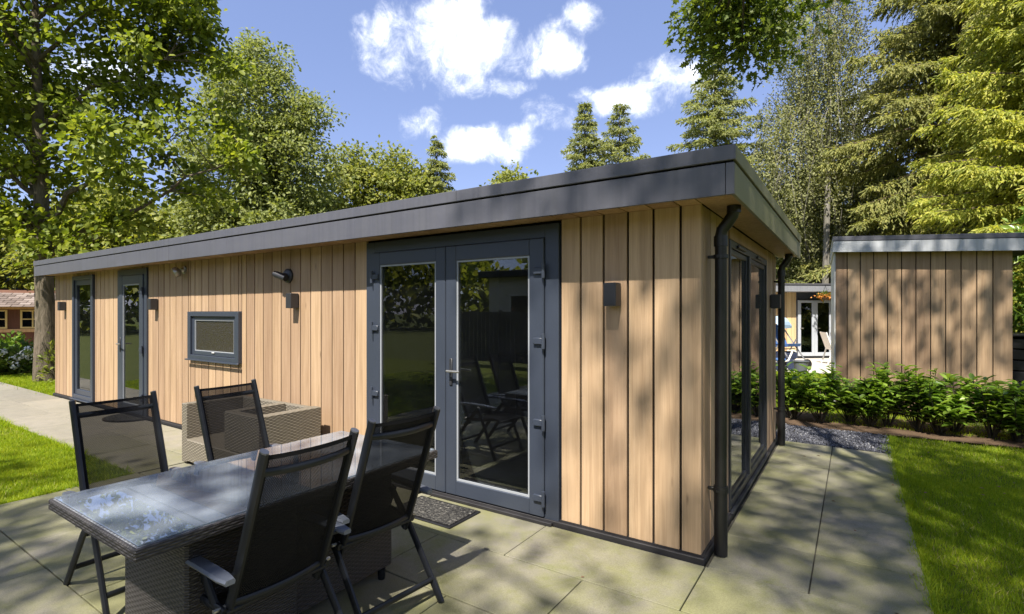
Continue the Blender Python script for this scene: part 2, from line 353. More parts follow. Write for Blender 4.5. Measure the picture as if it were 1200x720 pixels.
def roof_tile_mat():
    m, nt = new_mat('roof_tile'); N = NT(nt); r = N.objrand(); p = N.pos()
    n = N.noise(p, 5, 5, 0.7)
    c = N.ramp(N.math('ADD', N.math('MULTIPLY', r, 0.5), N.math('MULTIPLY', n, 0.5)), [(0.2, (0.10, 0.078, 0.066)), (0.5, (0.19, 0.15, 0.13)), (0.8, (0.28, 0.235, 0.21))])
    N.out(N.pbsdf(c, 0.85, 0, 0.2, N.bump(n, 0.5, 0.01))); M['roof_tile'] = m
roof_tile_mat()

# ------------------------------------------------------------------ object helpers
def link(name, me, mat=None, parent=None, loc=None, rot=None):
    o = bpy.data.objects.new(name, me); col.objects.link(o)
    if mat is not None and me is not None and len(me.materials) == 0: me.materials.append(M[mat])
    if parent is not None: o.parent = parent
    if loc is not None: o.location = loc
    if rot is not None: o.rotation_euler = rot
    return o
def tag(o, label, cat, group=None, kind=None):
    if label: o['label'] = label
    if cat: o['category'] = cat
    if group: o['group'] = group
    if kind: o['kind'] = kind
    return o
def thing(name, label, cat, loc=(0, 0, 0), rz=0.0, group=None):
    o = bpy.data.objects.new(name, None); col.objects.link(o); o.empty_display_size = 0.1
    o.location = loc; o.rotation_euler = (0, 0, rz)
    return tag(o, label, cat, group)
def copy_tree(o, parent=None):
    c = o.copy(); col.objects.link(c)
    if parent is not None: c.parent = parent
    for ch in list(o.children): copy_tree(ch, c)
    return c
class MB:
    def __init__(s): s.v = []; s.f = []
    def add(s, vs, fs):
        k = len(s.v); s.v += [tuple(p) for p in vs]; s.f += [tuple(i+k for i in f) for f in fs]; return s
    def box(s, x0, x1, y0, y1, z0, z1, ch=0.0):
        bm = bmesh.new(); bmesh.ops.create_cube(bm, size=1)
        for v in bm.verts:
            v.co = Vector(((x0+x1)/2+v.co.x*(x1-x0), (y0+y1)/2+v.co.y*(y1-y0), (z0+z1)/2+v.co.z*(z1-z0)))
        if ch: bmesh.ops.bevel(bm, geom=bm.edges[:], offset=ch, segments=1, affect='EDGES')
        bm.verts.index_update()
        s.add([v.co[:] for v in bm.verts], [[v.index for v in f.verts] for f in bm.faces]); bm.free(); return s
    def tube(s, pts, r, n=8, cap=True, sx=1.0, up=None):
        pts = [Vector(p) for p in pts]; rs = r if isinstance(r, (list, tuple)) else [r]*len(pts)
        k0 = len(s.v); prev = None
        for i, p in enumerate(pts):
            t = (pts[min(i+1, len(pts)-1)] - pts[max(i-1, 0)]).normalized()
            if prev is None:
                ref = Vector(up) if up else (Vector((0, 0, 1)) if abs(t.z) < 0.9 else Vector((1, 0, 0)))
                a = (ref - t*ref.dot(t)).normalized()
            else: a = (prev - t*prev.dot(t)).normalized()
            prev = a; b = t.cross(a)
            for j in range(n):
                an = 2*math.pi*(j+0.5)/n
                q = p + a*(math.cos(an)*rs[i]*sx) + b*(math.sin(an)*rs[i]); s.v.append(q[:])
        for i in range(len(pts)-1):
            for j in range(n):
                a0 = k0+i*n+j; a1 = k0+i*n+(j+1) % n
                s.f.append((a0, a1, a1+n, a0+n))
        if cap:
            s.f.append(tuple(k0+j for j in range(n))[::-1]); s.f.append(tuple(k0+(len(pts)-1)*n+j for j in range(n)))
        return s
    def prism(s, outline, y0, y1):            # outline in XZ, extruded along Y
        n = len(outline); k = len(s.v)
        s.v += [(x, y0, z) for x, z in outline] + [(x, y1, z) for x, z in outline]
        s.f += [tuple(k+i for i in range(n)), tuple(k+n+i for i in range(n))[::-1]]
        s.f += [(k+i, k+n+i, k+n+(i+1) % n, k+(i+1) % n) for i in range(n)]
        return s
    def lathe(s, prof, n=20, c=(0, 0, 0), axis='z'):
        k = len(s.v)
        for r, h in prof:
            for j in range(n):
                a = 2*math.pi*j/n; p = (r*math.cos(a), r*math.sin(a), h)
                if axis == 'y': p = (p[0], p[2], p[1])
                if axis == 'x': p = (p[2], p[0], p[1])
                s.v.append((p[0]+c[0], p[1]+c[1], p[2]+c[2]))
        for i in range(len(prof)-1):
            for j in range(n):
                s.f.append((k+i*n+j, k+i*n+(j+1) % n, k+(i+1)*n+(j+1) % n, k+(i+1)*n+j))
        s.f.append(tuple(k+j for j in range(n))[::-1]); s.f.append(tuple(k+(len(prof)-1)*n+j for j in range(n)))
        return s
    def mesh(s, name, smooth=False, fix=True):
        me = bpy.data.meshes.new(name); me.from_pydata(s.v, [], s.f); me.validate()
        if fix:
            bm = bmesh.new(); bm.from_mesh(me); bmesh.ops.recalc_face_normals(bm, faces=bm.faces); bm.to_mesh(me); bm.free()
        if smooth:
            for p in me.polygons: p.use_smooth = True
            try: me.set_sharp_from_angle(angle=R(40))
            except Exception: pass
        me.update(); return me
    def obj(s, name, mat, parent=None, smooth=False, loc=None, rot=None):
        return link(name, s.mesh(name, smooth), mat, parent, loc, rot)
def np_mesh(name, V, T):
    me = bpy.data.meshes.new(name); n = len(V); q = len(T)
    me.vertices.add(n); me.vertices.foreach_set('co', np.ascontiguousarray(V, dtype=np.float32).ravel())
    me.loops.add(q*3); me.loops.foreach_set('vertex_index', np.ascontiguousarray(T, dtype=np.int32).ravel())
    me.polygons.add(q); me.polygons.foreach_set('loop_start', np.arange(0, q*3, 3, dtype=np.int32))
    me.update(calc_edges=True); return me
def nrm(a): return a/np.maximum(np.linalg.norm(a, axis=-1, keepdims=True), 1e-9)
TPL = {
 'rhomb': (np.array([(0, 0, 0), (1, 0, 0), (.5, .5, .12), (.5, -.5, .12)]), np.array([(0, 1, 2), (0, 3, 1)])),
 'tri': (np.array([(0, -.5, 0), (0, .5, 0), (1, 0, 0)]), np.array([(0, 1, 2)])),
 'hex': (np.array([(0, 0, 0), (.28, .5, .08), (.75, .44, .05), (1, 0, -.06), (.75, -.44, .05), (.28, -.5, .08)]), np.array([(0, 1, 2), (0, 2, 3), (0, 3, 4), (0, 4, 5)])),
 'laurel': (np.array([(0, 0, 0), (1, 0, -.10), (.3, .5, .10), (.7, .42, .06), (.3, -.5, .10), (.7, -.42, .06), (.5, 0, 0.0)]),
            np.array([(0, 6, 2), (2, 6, 3), (3, 6, 1), (0, 4, 6), (4, 5, 6), (5, 1, 6)])),
 'oak': (np.array([(.5, 0, 0), (0, 0, 0), (.16, .22, .03), (.26, .10, .02), (.42, .5, .06), (.52, .16, .02), (.70, .46, .05), (.78, .15, .0), (1, 0, -.06),
                   (.78, -.15, .0), (.70, -.46, .05), (.52, -.16, .02), (.42, -.5, .06), (.26, -.10, .02), (.16, -.22, .03)]),
         np.array([(0, i, i+1) for i in range(1, 14)]+[(0, 14, 1)])),
}
def leaf_arrays(P, D, Nn, L, Wd, tpl='rhomb'):
    T, F = TPL[tpl]; D = nrm(D); S = nrm(np.cross(Nn, D)); U = np.cross(D, S)
    L = np.broadcast_to(np.asarray(L, float), (len(P),)); Wd = np.broadcast_to(np.asarray(Wd, float), (len(P),))
    V = (P[:, None, :] + D[:, None, :]*(T[None, :, 0, None]*L[:, None, None]) + S[:, None, :]*(T[None, :, 1, None]*Wd[:, None, None])
         + U[:, None, :]*(T[None, :, 2, None]*L[:, None, None]))
    m = len(T); idx = (np.arange(len(P))*m)[:, None, None] + F[None]
    return V.reshape(-1, 3), idx.reshape(-1, 3)
def leaf_obj(name, mat, parent, parts):
    Vs, Ts, k = [], [], 0
    for (V, T) in parts: Vs.append(V); Ts.append(T+k); k += len(V)
    return link(name, np_mesh(name, np.concatenate(Vs), np.concatenate(Ts)), mat, parent)
def rdir(n): return nrm(rng.normal(size=(n, 3)))

# ================================================================== THE SETTING
def sheet(name, pts, z, mat, kind='structure'):
    me = bpy.data.meshes.new(name); me.from_pydata([(x, y, z) for x, y in pts], [], [tuple(range(len(pts)))]); me.update()
    o = link(name, me, mat); o['kind'] = kind; return o
sheet('ground', [(-250, -250), (250, -250), (250, 250), (-250, 250)], -0.05, 'ground_soil')
# lawns
sheet('lawn', [(1.12, -9), (14, -9), (14, 5.05), (1.12, 4.65)], -0.028, 'lawn_soil')
sheet('lawn', [(-13, -9), (-5.02, -9), (-5.02, -1.17), (-13, -1.17)], -0.028, 'lawn_soil')
sheet('lawn', [(-26, -0.15), (-11.75, -0.15), (-11.75, 5), (-26, 5)], -0.036, 'dry_verge')
sheet('lawn', [(-1.2, 6.0), (0.8, 6.0), (0.45, 11.9), (-2.6, 11.9)], -0.026, 'lawn_soil')
sheet('planting_bed', [(-0.3, 4.78), (3.2, 5.0), (8, 5.3), (8, 6.3), (3.2, 6.2), (-0.3, 6.1)], -0.020, 'bed_soil')
sheet('gravel_bed', [(-0.1, 3.70), (1.12, 3.70), (1.14, 4.72), (-0.1, 4.80)], -0.018, 'sand_bed')
sheet('far_terrace', [(-7, 11.6), (1.0, 12.0), (1.2, 17.6), (-7, 15.6)], -0.012, 'pale_paving')
path = sheet('path', [(-30, -1.15), (-5.0, -1.15), (-5.0, -0.02), (-11.7, -0.02), (-30, -0.15)], -0.022, 'sand_bed')
patio = sheet('patio', [(-5.0, -7.0), (1.11, -7.0), (1.11, 3.70), (-0.0, 3.70), (-0.0, -0.0), (-5.0, -0.0)], -0.018, 'sand_bed')
_pv = {}
def paver(parent, x0, x1, y0, y1, tilt=0.0014):
    g = 0.0036; w, d = round(x1-x0-2*g, 4), round(y1-y0-2*g, 4)
    if w < 0.03 or d < 0.03: return
    if (w, d) not in _pv: _pv[(w, d)] = MB().box(-w/2, w/2, -d/2, d/2, -0.016, 0.0, 0.0028).mesh('paver')
    o = link('paver', _pv[(w, d)], 'paver_stone', parent, ((x0+x1)/2, (y0+y1)/2, random.uniform(-.0022, .0022)), (random.uniform(-tilt, tilt), random.uniform(-tilt, tilt), 0))
TL, TD = 1.105, 0.555
for k in range(-13, 0):
    y0, y1 = -0.01+TD*k, -0.01+TD*(k+1)
    off = -0.55 if k % 2 else 0.0
    xs = [0.56+off-TL*i for i in range(7)]
    edges = sorted(set([-5.0, 1.11] + [round(x, 4) for x in xs if -4.97 < x < 1.08]))
    for a, b in zip(edges[:-1], edges[1:]): paver(patio, a, b, y0, y1)
for (a, b) in ((0.02, 0.555), (0.555, 1.11)):
    for (c, d) in ((-0.01, 0.55), (0.55, 1.62), (1.62, 2.69), (2.69, 3.70)): paver(patio, a, b, c, d)
for i in range(17):
    for j, (c, d) in enumerate(((-1.15, -0.585), (-0.585, -0.02))):
        x1 = -5.0-TL*i - (0.55 if j else 0); x0 = x1-TL
        if j and i == 0: paver(path, -5.55, -5.0, c, d)
        paver(path, x0, x1, c, d)
# gravel
def gravel():
    n = 5200; P = np.c_[rng.uniform(-0.08, 1.11, n), rng.uniform(3.72, 4.74, n), rng.uniform(-0.014, 0.0, n)]
    oc = np.array([(1, 0, 0), (-1, 0, 0), (0, 1, 0), (0, -1, 0), (0, 0, 1), (0, 0, -1)], float)
    F = np.array([(0, 2, 4), (2, 1, 4), (1, 3, 4), (3, 0, 4), (2, 0, 5), (1, 2, 5), (3, 1, 5), (0, 3, 5)])
    s = rng.uniform(0.008, 0.017, (n, 1, 1))*rng.uniform(0.6, 1.2, (n, 6, 1)); a = rng.uniform(0, 6.28, n)
    Rm = np.stack([np.stack([np.cos(a), -np.sin(a), 0*a], -1), np.stack([np.sin(a), np.cos(a), 0*a], -1), np.stack([0*a, 0*a, 0*a+1], -1)], 1)
    V = np.einsum('nij,nkj->nki', Rm, oc[None]*s) + P[:, None]
    T = (np.arange(n)*6)[:, None, None]+F[None]
    o = link('gravel', np_mesh('gravel', V.reshape(-1, 3), T.reshape(-1, 3)), 'gravel_stone')
    tag(o, 'dark grey gravel strip at the end of the stone path', 'gravel', kind='stuff')
gravel()
# grass
def grass(label, regions):
    parts = []
    for (n, x0, x1, y0, y1, h, w, z, ymax) in regions:
        x = rng.uniform(x0, x1, n); y = rng.uniform(y0, y1, n)
        if ymax is not None:
            k = y < ymax(x); x, y = x[k], y[k]; n = len(x)
        P = np.c_[x, y, np.full(n, z)]
        az = rng.uniform(0, 6.283, n); lean = rng.uniform(0.15, 0.9, n)
        D = np.c_[np.cos(az)*lean, np.sin(az)*lean, np.ones(n)]
        patch = 0.75+0.5*np.sin(x*3.1+np.sin(y*2.3)*1.7)*np.sin(y*2.7+1.3*np.sin(x*1.9))
        L = h*rng.uniform(0.6, 1.25, n)*(0.85+0.2*patch)
        Nn = np.c_[-np.sin(az), np.cos(az), rng.normal(0, .3, n)]
        Nn = np.cross(Nn, D)
        parts.append(leaf_arrays(P, D, Nn, L, w*rng.uniform(.7, 1.3, n), 'tri'))
    o = leaf_obj('grass', 'grass_blade', None, parts)
    tag(o, label, 'grass', kind='stuff')
edge = lambda x: 4.70+0.05*x+0.03*np.sin(x*9)
grass('mown lawn right of the stone path under tree shade', [
    (150000, 1.09, 3.6, -1.4, 3.0, 0.035, 0.005, -0.028, None), (90000, 1.09, 6.5, 2.6, 5.2, 0.036, 0.007, -0.028, edge), (30000, 3.4, 7.5, -1.4, 3.0, 0.036, 0.008, -0.028, None)])
grass('sunny lawn left of the patio behind the left chair', [
    (110000, -8.2, -5.0, -3.4, -1.16, 0.036, 0.007, -0.028, None), (60000, -13, -8.0, -5.0, -1.16, 0.038, 0.010, -0.028, None), (16000, -9, -5, -6.5, -3.3, 0.04, 0.01, -0.028, None)])
grass('grass verge around the foot of the big oak', [(14000, -16.5, -11.75, 0.0, 0.8, 0.06, 0.014, -0.036, None), (3000, -20, -11.75, -0.15, 3, 0.07, 0.02, -0.036, None)])
grass('small lawn behind the laurel hedge before the far terrace', [(26000, -2.4, 0.6, 5.9, 11.8, 0.05, 0.012, -0.026, None), (9000, 0.4, 6, 5.3, 6.4, 0.05, 0.010, -0.03, None)])

def tufts(name, label, mat, segs):
    parts = []
    for (n, x0, y0, x1, y1, sd, h, w, z) in segs:
        q = rng.uniform(0, 1, n); k = np.floor(q*(np.hypot(x1-x0, y1-y0)*9)); amp = 0.4+1.2*((np.sin(k*12.9898)*43758.5) % 1)
        P = np.c_[x0+(x1-x0)*q+rng.normal(0, sd, n)*amp, y0+(y1-y0)*q+rng.normal(0, sd, n)*amp, np.full(n, z)]
        az = rng.uniform(0, 6.283, n); lean = rng.uniform(0.3, 1.8, n); D = np.c_[np.cos(az)*lean, np.sin(az)*lean, np.ones(n)]
        parts.append(leaf_arrays(P, D, np.cross(np.c_[-np.sin(az), np.cos(az), 0*az], D), h*rng.uniform(.5, 1.3, n)*np.clip(amp, .5, 1.4), w, 'tri'))
    tag(leaf_obj(name, mat, None, parts), label, 'grass', kind='stuff')
tufts('edge_grass', 'ragged grass tufts creeping over the paving edges', 'grass_blade', [(5200, 1.115, -1.4, 1.115, 3.7, 0.018, 0.06, 0.006, -0.02), (2600, -5.02, -3.4, -5.02, -1.16, 0.02, 0.06, 0.007, -0.02), (5000, -5.0, -1.17, -12.5, -1.17, 0.02, 0.055, 0.009, -0.02), (1500, 1.1, 3.7, 1.15, 4.7, 0.03, 0.06, 0.007, -0.02)])
n = 9000; xx = rng.uniform(1.1, 6, n); yy = rng.uniform(-1.4, 4.9, n); kk = (np.sin(xx*2.3+1)*np.sin(yy*1.9+2*np.sin(xx))+0.6*np.sin(xx*7+yy*5)) > 0.25
x2 = rng.uniform(-11, -5.05, 5000); y2 = rng.uniform(-3.4, -1.2, 5000); k2 = np.sin(x2*2.1)*np.sin(y2*2.7+x2) > 0.2
P = np.concatenate([np.c_[xx, yy, 0*xx-0.022][kk], np.c_[x2, y2, 0*x2-0.022][k2]]); n = len(P); az = rng.uniform(0, 6.28, n); le = rng.uniform(.4, 2.0, n)
D = np.c_[np.cos(az)*le, np.sin(az)*le, np.ones(n)]
tag(leaf_obj('dry_grass', 'straw_blade', None, [leaf_arrays(P, D, np.cross(np.c_[-np.sin(az), np.cos(az), 0*az], D), 0.04*rng.uniform(.6, 1.3, n), 0.005, 'tri')]), 'thin straw coloured dry grass blades scattered through both lawns', 'grass', kind='stuff')
# ================================================================== CABIN
XL, XR = -11.64, -0.02           # wall ends
YF, YB = 0.03, 3.66
ZB, ZT = 0.045, 2.215
cabin = thing('cabin', 'long flat roofed timber cabin with dark fascia and vertical boards', 'cabin', (0, 0, 0))
openF = [(-3.062, -1.010, 0.0, 2.195), (-6.478, -5.247, 0.935, 1.553), (-8.75, -7.728, 0.0, 2.19), (-10.66, -9.725, 0.045, 2.168)]
_bd = {}
def board(parent, u0, u1, z0, z1, side, mat='cladding_wood', th=0.021):
    w, hh = round(u1-u0-0.0155, 4), round(z1-z0, 4)
    if w < 0.012 or hh < 0.02: return
    key = (w, hh, side, mat)
    if key not in _bd:
        b = MB()
        if side == 'f': b.box(-w/2, w/2, 0, th, 0, hh, 0.0016)
        else: b.box(-th, 0, -w/2, w/2, 0, hh, 0.0016)
        _bd[key] = b.mesh('wall_board')
    jx = random.uniform(-.0012, .0012)
    o = link('wall_board', _bd[key], mat, parent, ((u0+u1)/2, YF+jx, z0) if side == 'f' else (XR-0.003+jx, (u0+u1)/2, z0))
# front gap lines
edges = [XR+0.003, -0.15]
k = 1
while -0.15-0.174*k > -1.0: edges.append(-0.15-0.174*k); k += 1
edges += [-1.005]
e2 = [-3.065, -3.241, -3.4125]
x = -3.586
while x > XL+0.05: e2.append(x); x -= 0.1735
e2.append(XL)
def front_boards(ed):
    for b_, a_ in zip(ed[:-1], ed[1:]):
        xs = [a_, b_]
        for o in openF:
            for q in (o[0], o[1]):
                if a_ < q < b_: xs.append(q)
        xs.sort()
        for u0, u1 in zip(xs[:-1], xs[1:]):
            mid = (u0+u1)/2; seg = [(ZB, ZT)]
            for o in openF:
                if o[0] < mid < o[1]:
                    seg = [s for z0, z1 in seg for s in ((z0, min(z1, o[2])), (max(z0, o[3]), z1)) if s[1]-s[0] > 0.01]
            for z0, z1 in seg: board(cabin, u0, u1, z0, z1, 'f')
front_boards(edges); front_boards(e2)
# right face boards
RW = (0.86, 2.82)
ed = [YF+0.003, 0.1]; y = 0.1+0.174
while y < RW[0]-0.05: ed.append(y); y += 0.174
ed.append(RW[0])
for a, b in zip(ed[:-1], ed[1:]): board(cabin, a, b, ZB, ZT, 's')
ed = [RW[1]]; y = RW[1]+0.174
while y < YB-0.05: ed.append(y); y += 0.174
ed.append(YB)
for a, b in zip(ed[:-1], ed[1:]): board(cabin, a, b, ZB, ZT, 's')
# backing membrane with openings, other walls, floor, ceiling
mb = MB()
def cut_wall(mb, a0, a1, z0, z1, ops, put):
    us = sorted({a0, a1, *[o[0] for o in ops], *[o[1] for o in ops]})
    for u0, u1 in zip(us[:-1], us[1:]):
        seg = [(z0, z1)]
        for o in ops:
            if o[0] < (u0+u1)/2 < o[1]:
                seg = [s for p, q in seg for s in ((p, min(q, o[2])), (max(p, o[3]), q)) if s[1]-s[0] > 0.005]
        for p, q in seg: put(mb, u0, u1, p, q)
cut_wall(mb, XL+0.02, XR-0.03, 0.03, 2.26, openF, lambda m, u0, u1, p, q: m.box(u0, u1, 0.056, 0.14, p, q))
cut_wall(mb, 0.14, YB-0.02, 0.03, 2.26, [(RW[0], RW[1], 0.03, 2.10)], lambda m, u0, u1, p, q: m.box(-0.13, XR-0.03, u0, u1, p, q))
mb.obj('wall_core', 'membrane_black', cabin)
MB().box(XL, XL+0.1, YF+0.021, YB, 0.03, 2.26).box(XL+0.1, XR-0.13, YB-0.1, YB, 0.03, 2.26).obj('rear_wall', 'cladding_wood', cabin)
MB().box(XL+0.1, XR-0.13, 0.142, YB-0.1, 0.0, 0.05).obj('interior_floor', 'floor_wood', cabin)
MB().box(XL+0.1, XR-0.13, 0.142, YB-0.1, 2.24, 2.258).obj('ceiling', 'room_wall', cabin)
MB().box(XL+0.11, -0.16, YB-0.13, YB-0.105, 0.052, 2.238).box(-4.1, -4.0, 0.15, YB-0.14, 0.052, 2.238).box(-7.2, -7.1, 0.15, YB-0.14, 0.052, 2.238).obj('interior_wall', 'room_wall', cabin)
MB().box(-3.3, -1.0, 2.95, 3.5, 0.055, 0.95, .005).obj('kitchen_counter', 'room_dark', cabin)
# roof and fascia
FX0, FX1, FY0, FY1 = -11.71, 0.218, -0.25, 3.88
MB().box(FX0+0.02, FX1-0.02, FY0+0.02, FY1-0.02, 2.262, 2.43).obj('roof', 'roof_felt', cabin)
jo = [FX0, -6.44, -5.035, 0.172, FX1]
for a, b in zip(jo[:-1], jo[1:]):
    MB().box(a+0.0015, b-0.0015, FY0, FY0+0.02, 2.196, 2.372, 0.002).obj('fascia_panel', 'fascia_metal', cabin)
for a, b in ((FX0-0.006, -1.745), (-1.745, FX1+0.006)):
    MB().box(a+0.001, b-0.001, FY0-0.008, FY0+0.012, 2.384, 2.467, 0.003).obj('roof_trim', 'fascia_metal', cabin)
MB().box(FX0+0.01, FX1-0.01, FY0+0.012, FY0+0.03, 2.30, 2.45).obj('fascia_backing', 'membrane_black', cabin)
for a, b in ((FY0+0.0215, 1.6), (1.6, FY1)):
    MB().box(FX1-0.02, FX1, a+0.0015, b-0.0015, 2.196, 2.372, 0.002).obj('fascia_panel', 'fascia_algae_lit', cabin)
MB().box(FX1-0.012, FX1+0.008, FY0+0.0125, FY1+0.008, 2.384, 2.467, 0.003).obj('roof_trim', 'fascia_algae_lit', cabin)
MB().box(FX1-0.03, FX1-0.012, FY0+0.035, FY1-0.01, 2.30, 2.45).obj('fascia_backing', 'membrane_black', cabin)
MB().box(FX0, FX0+0.02, FY0+0.0215, FY1, 2.196, 2.372, 0.002).obj('fascia_panel', 'fascia_metal', cabin)
MB().box(FX0-0.006, FX0+0.014, FY0+0.0125, FY1, 2.384, 2.467, 0.003).obj('roof_trim', 'fascia_metal', cabin)
# soffit boards over the front overhang, plain panel along the right
_sb = {}
for b_, a_ in zip((edges+e2)[:-1], (edges+e2)[1:]):
    if b_ == edges[-1]: 
        xs = [edges[-1]-0.1725*i for i in range(13)]; xs[-1] = -3.065
    else: xs = [b_, a_]
    for b2, a2 in zip(xs[:-1], xs[1:]):
        w = round(b2-a2-0.01, 3)
        if w < 0.015: continue
        if w not in _sb: _sb[w] = MB().box(-w/2, w/2, FY0+0.022, 0.05, 2.2155, 2.232, .002).mesh('soffit_board')
        link('soffit_board', _sb[w], 'soffit_wood', cabin, ((b2+a2)/2, 0, 0))
MB().box(XR+0.006, FX1-0.022, FY0+0.022, FY1-0.02, 2.2158, 2.233).obj('soffit_panel', 'soffit_wood', cabin)
MB().box(FX0+0.022, XL, FY0+0.022, FY1-0.02, 2.2158, 2.233).obj('soffit_panel', 'soffit_wood', cabin)
MB().box(FX0+0.03, FX1-0.03, FY0+0.03, 0.056, 2.235, 2.26).obj('soffit_backing', 'membrane_black', cabin)
# plinth rail
MB().box(XL-0.01, 0.0, 0.0, 0.06, -0.01, 0.036, 0.004).box(XL-0.008, -0.002, 0.022, 0.058, 0.0365, 0.044).obj('plinth_rail', 'plinth_black', cabin)
MB().box(-0.06, 0.002, 0.0605, YB, -0.01, 0.036, 0.004).box(-0.055, -0.012, 0.0605, YB, 0.0365, 0.044).obj('plinth_rail', 'plinth_black', cabin)
# frames
def frame_mb(x0, x1, z0, z1, wl, wr, wb, wt, y0, y1, ch=0.004):
    m = MB(); m.box(x0, x0+wl, y0, y1, z0, z1, ch); m.box(x1-wr, x1, y0, y1, z0, z1, ch)
    m.box(x0+wl-0.003, x1-wr+0.003, y0+0.0015, y1-0.0015, z0, z0+wb, ch); m.box(x0+wl-0.003, x1-wr+0.003, y0+0.0015, y1-0.0015, z1-wt, z1, ch)
    return m
# french doors
df = frame_mb(-3.06, -1.012, 0.012, 2.193, 0.115, 0.115, 0.03, 0.10, 0.012, 0.10).obj('door_frame', 'frame_paint', cabin)
MB().box(-3.0, -1.05, -0.035, 0.011, 0.0, 0.028, .004).obj('door_sill', 'plinth_black', cabin)
def leaf_door(x0, x1, z0, z1, gx0, gx1, gz0, gz1, y0=-0.006, y1=0.06, hinges=(), hx=None, handle=None, hdir=1):
    fr = frame_mb(x0, x1, z0, z1, gx0-x0, x1-gx1, gz0-z0, z1-gz1, y0, y1, 0.006).obj('door_leaf', 'frame_paint', cabin)
    bd = MB(); t = 0.014
    bd.box(gx0-0.001, gx0+t, y0+0.010, y0+0.03, gz0, gz1).box(gx1-t, gx1+0.001, y0+0.010, y0+0.03, gz0, gz1)
    bd.box(gx0+t, gx1-t, y0+0.0105, y0+0.0295, gz0-0.001, gz0+t).box(gx0+t, gx1-t, y0+0.0105, y0+0.0295, gz1-t, gz1+0.001)
    bd.obj('glazing_bead', 'bead_grey', fr)
    MB().box(gx0+0.004, gx1-0.004, y0+0.022, y0+0.028, gz0+0.004, gz1-0.004).obj('pane', 'window_glass', fr)
    for hz in hinges:
        h = MB(); h.tube([(hx, y0-0.014, hz-0.055), (hx, y0-0.014, hz+0.055)], 0.014, 10)
        s = -1 if hx > (x0+x1)/2 else 1
        h.box(min(hx, hx+s*0.085), max(hx, hx+s*0.085), y0-0.020, y0+0.001, hz-0.024, hz+0.024, .004)
        h.obj('hinge', 'frame_paint', fr, True)
    if handle:
        hx_, hz_ = handle
        h = MB(); h.box(hx_-0.016, hx_+0.016, y0-0.010, y0+0.001, hz_-0.12, hz_+0.10, .004)
        h.tube([(hx_, y0-0.008, hz_), (hx_, y0-0.05, hz_)], 0.009, 10)
        h.obj('handle_plate', 'lamp_black', fr, True)
        MB().tube([(hx_-0.008*hdir, y0-0.05, hz_), (hx_+0.03*hdir, y0-0.054, hz_), (hx_+0.125*hdir, y0-0.048, hz_)], 0.0095, 10).obj('handle', 'silver', fr, True)
    return fr
leaf_door(-2.946, -2.072, 0.045, 2.092, -2.862, -2.180, 0.17, 1.975, hinges=(1.87, 1.40, 0.80, 0.22), hx=-2.952)
leaf_door(-2.066, -1.128, 0.045, 2.092, -1.955, -1.252, 0.165, 1.968, hinges=(1.85, 1.335, 0.737, 0.185), hx=-1.122, handle=(-2.005, 1.065))
# single door further left
frame_mb(-8.748, -7.73, 0.012, 2.188, 0.09, 0.09, 0.03, 0.09, 0.008, 0.10).obj('door_frame', 'frame_paint', cabin)
leaf_door(-8.655, -7.822, 0.045, 2.095, -8.535, -7.945, 0.17, 1.96, hinges=(1.85, 1.0, 0.3), hx=-7.818, handle=(-8.595, 1.06))
# tall window
wf = frame_mb(-10.658, -9.727, 0.05, 2.166, 0.07, 0.07, 0.07, 0.07, -0.004, 0.10).obj('window_frame', 'frame_paint', cabin)
frame_mb(-10.585, -9.80, 0.122, 2.094, 0.085, 0.085, 0.085, 0.085, 0.018, 0.07).obj('sash', 'frame_paint', wf)
MB().box(-10.505, -9.88, 0.04, 0.046, 0.20, 2.015).obj('pane', 'window_glass', wf)
MB().box(-10.66, -9.72, -0.04, 0.02, 0.036, 0.049, .003).obj('sill', 'frame_paint', wf)
# small window
wf = frame_mb(-6.476, -5.249, 0.937, 1.551, 0.075, 0.075, 0.06, 0.06, -0.012, 0.10).obj('window_frame', 'frame_paint', cabin)
frame_mb(-6.399, -5.326, 0.999, 1.489, 0.065, 0.065, 0.05, 0.045, 0.012, 0.07).obj('sash', 'frame_paint', wf)
frame_mb(-6.335, -5.39, 1.048, 1.445, 0.010, 0.010, 0.010, 0.010, 0.016, 0.035, .002).obj('glazing_bead', 'bead_grey', wf)
MB().box(-6.328, -5.397, 0.030, 0.036, 1.056, 1.438).obj('pane', 'patterned_glass', wf)
MB().box(-5.885, -5.83, 0.000, 0.0115, 1.034, 1.046, .003).obj('window_handle', 'white_paint', wf)
MB().box(-6.50, -5.225, -0.035, -0.0125, 0.925, 0.942, .003).obj('sill', 'frame_paint', wf)
# right window: two tall sashes
wf = MB()
x0, x1 = -0.10, -0.012
wf.box(x0, x1, 0.862, 0.91, 0.05, 2.10, .004).box(x0, x1, 2.77, 2.818, 0.05, 2.10, .004).box(x0+.002, x1-.002, 0.907, 2.773, 0.05, 0.11, .004).box(x0+.002, x1-.002, 0.907, 2.773, 2.04, 2.10, .004).box(x0+.001, x1+.004, 1.70, 1.78, 0.108, 2.042, .004)
wfo = wf.obj('window_frame', 'frame_dark', cabin)
for a, b in ((0.912, 1.698), (1.782, 2.768)):
    s = MB(); s.box(-0.065, -0.028, a, a+0.032, 0.112, 2.038, .004).box(-0.065, -0.028, b-0.032, b, 0.112, 2.038, .004).box(-0.064, -0.029, a+.03, b-.03, 0.112, 0.15, .004).box(-0.064, -0.029, a+.03, b-.03, 1.995, 2.038, .004)
    s.obj('sash', 'frame_dark', wfo)
    MB().box(-0.048, -0.042, a+0.028, b-0.028, 0.145, 2.0).obj('pane', 'window_glass', wfo)
    MB().box(-0.013, 0.006, (a+b)/2-0.17, (a+b)/2+0.17, 2.055, 2.08, .006).obj('trickle_vent', 'lamp_black', wfo)
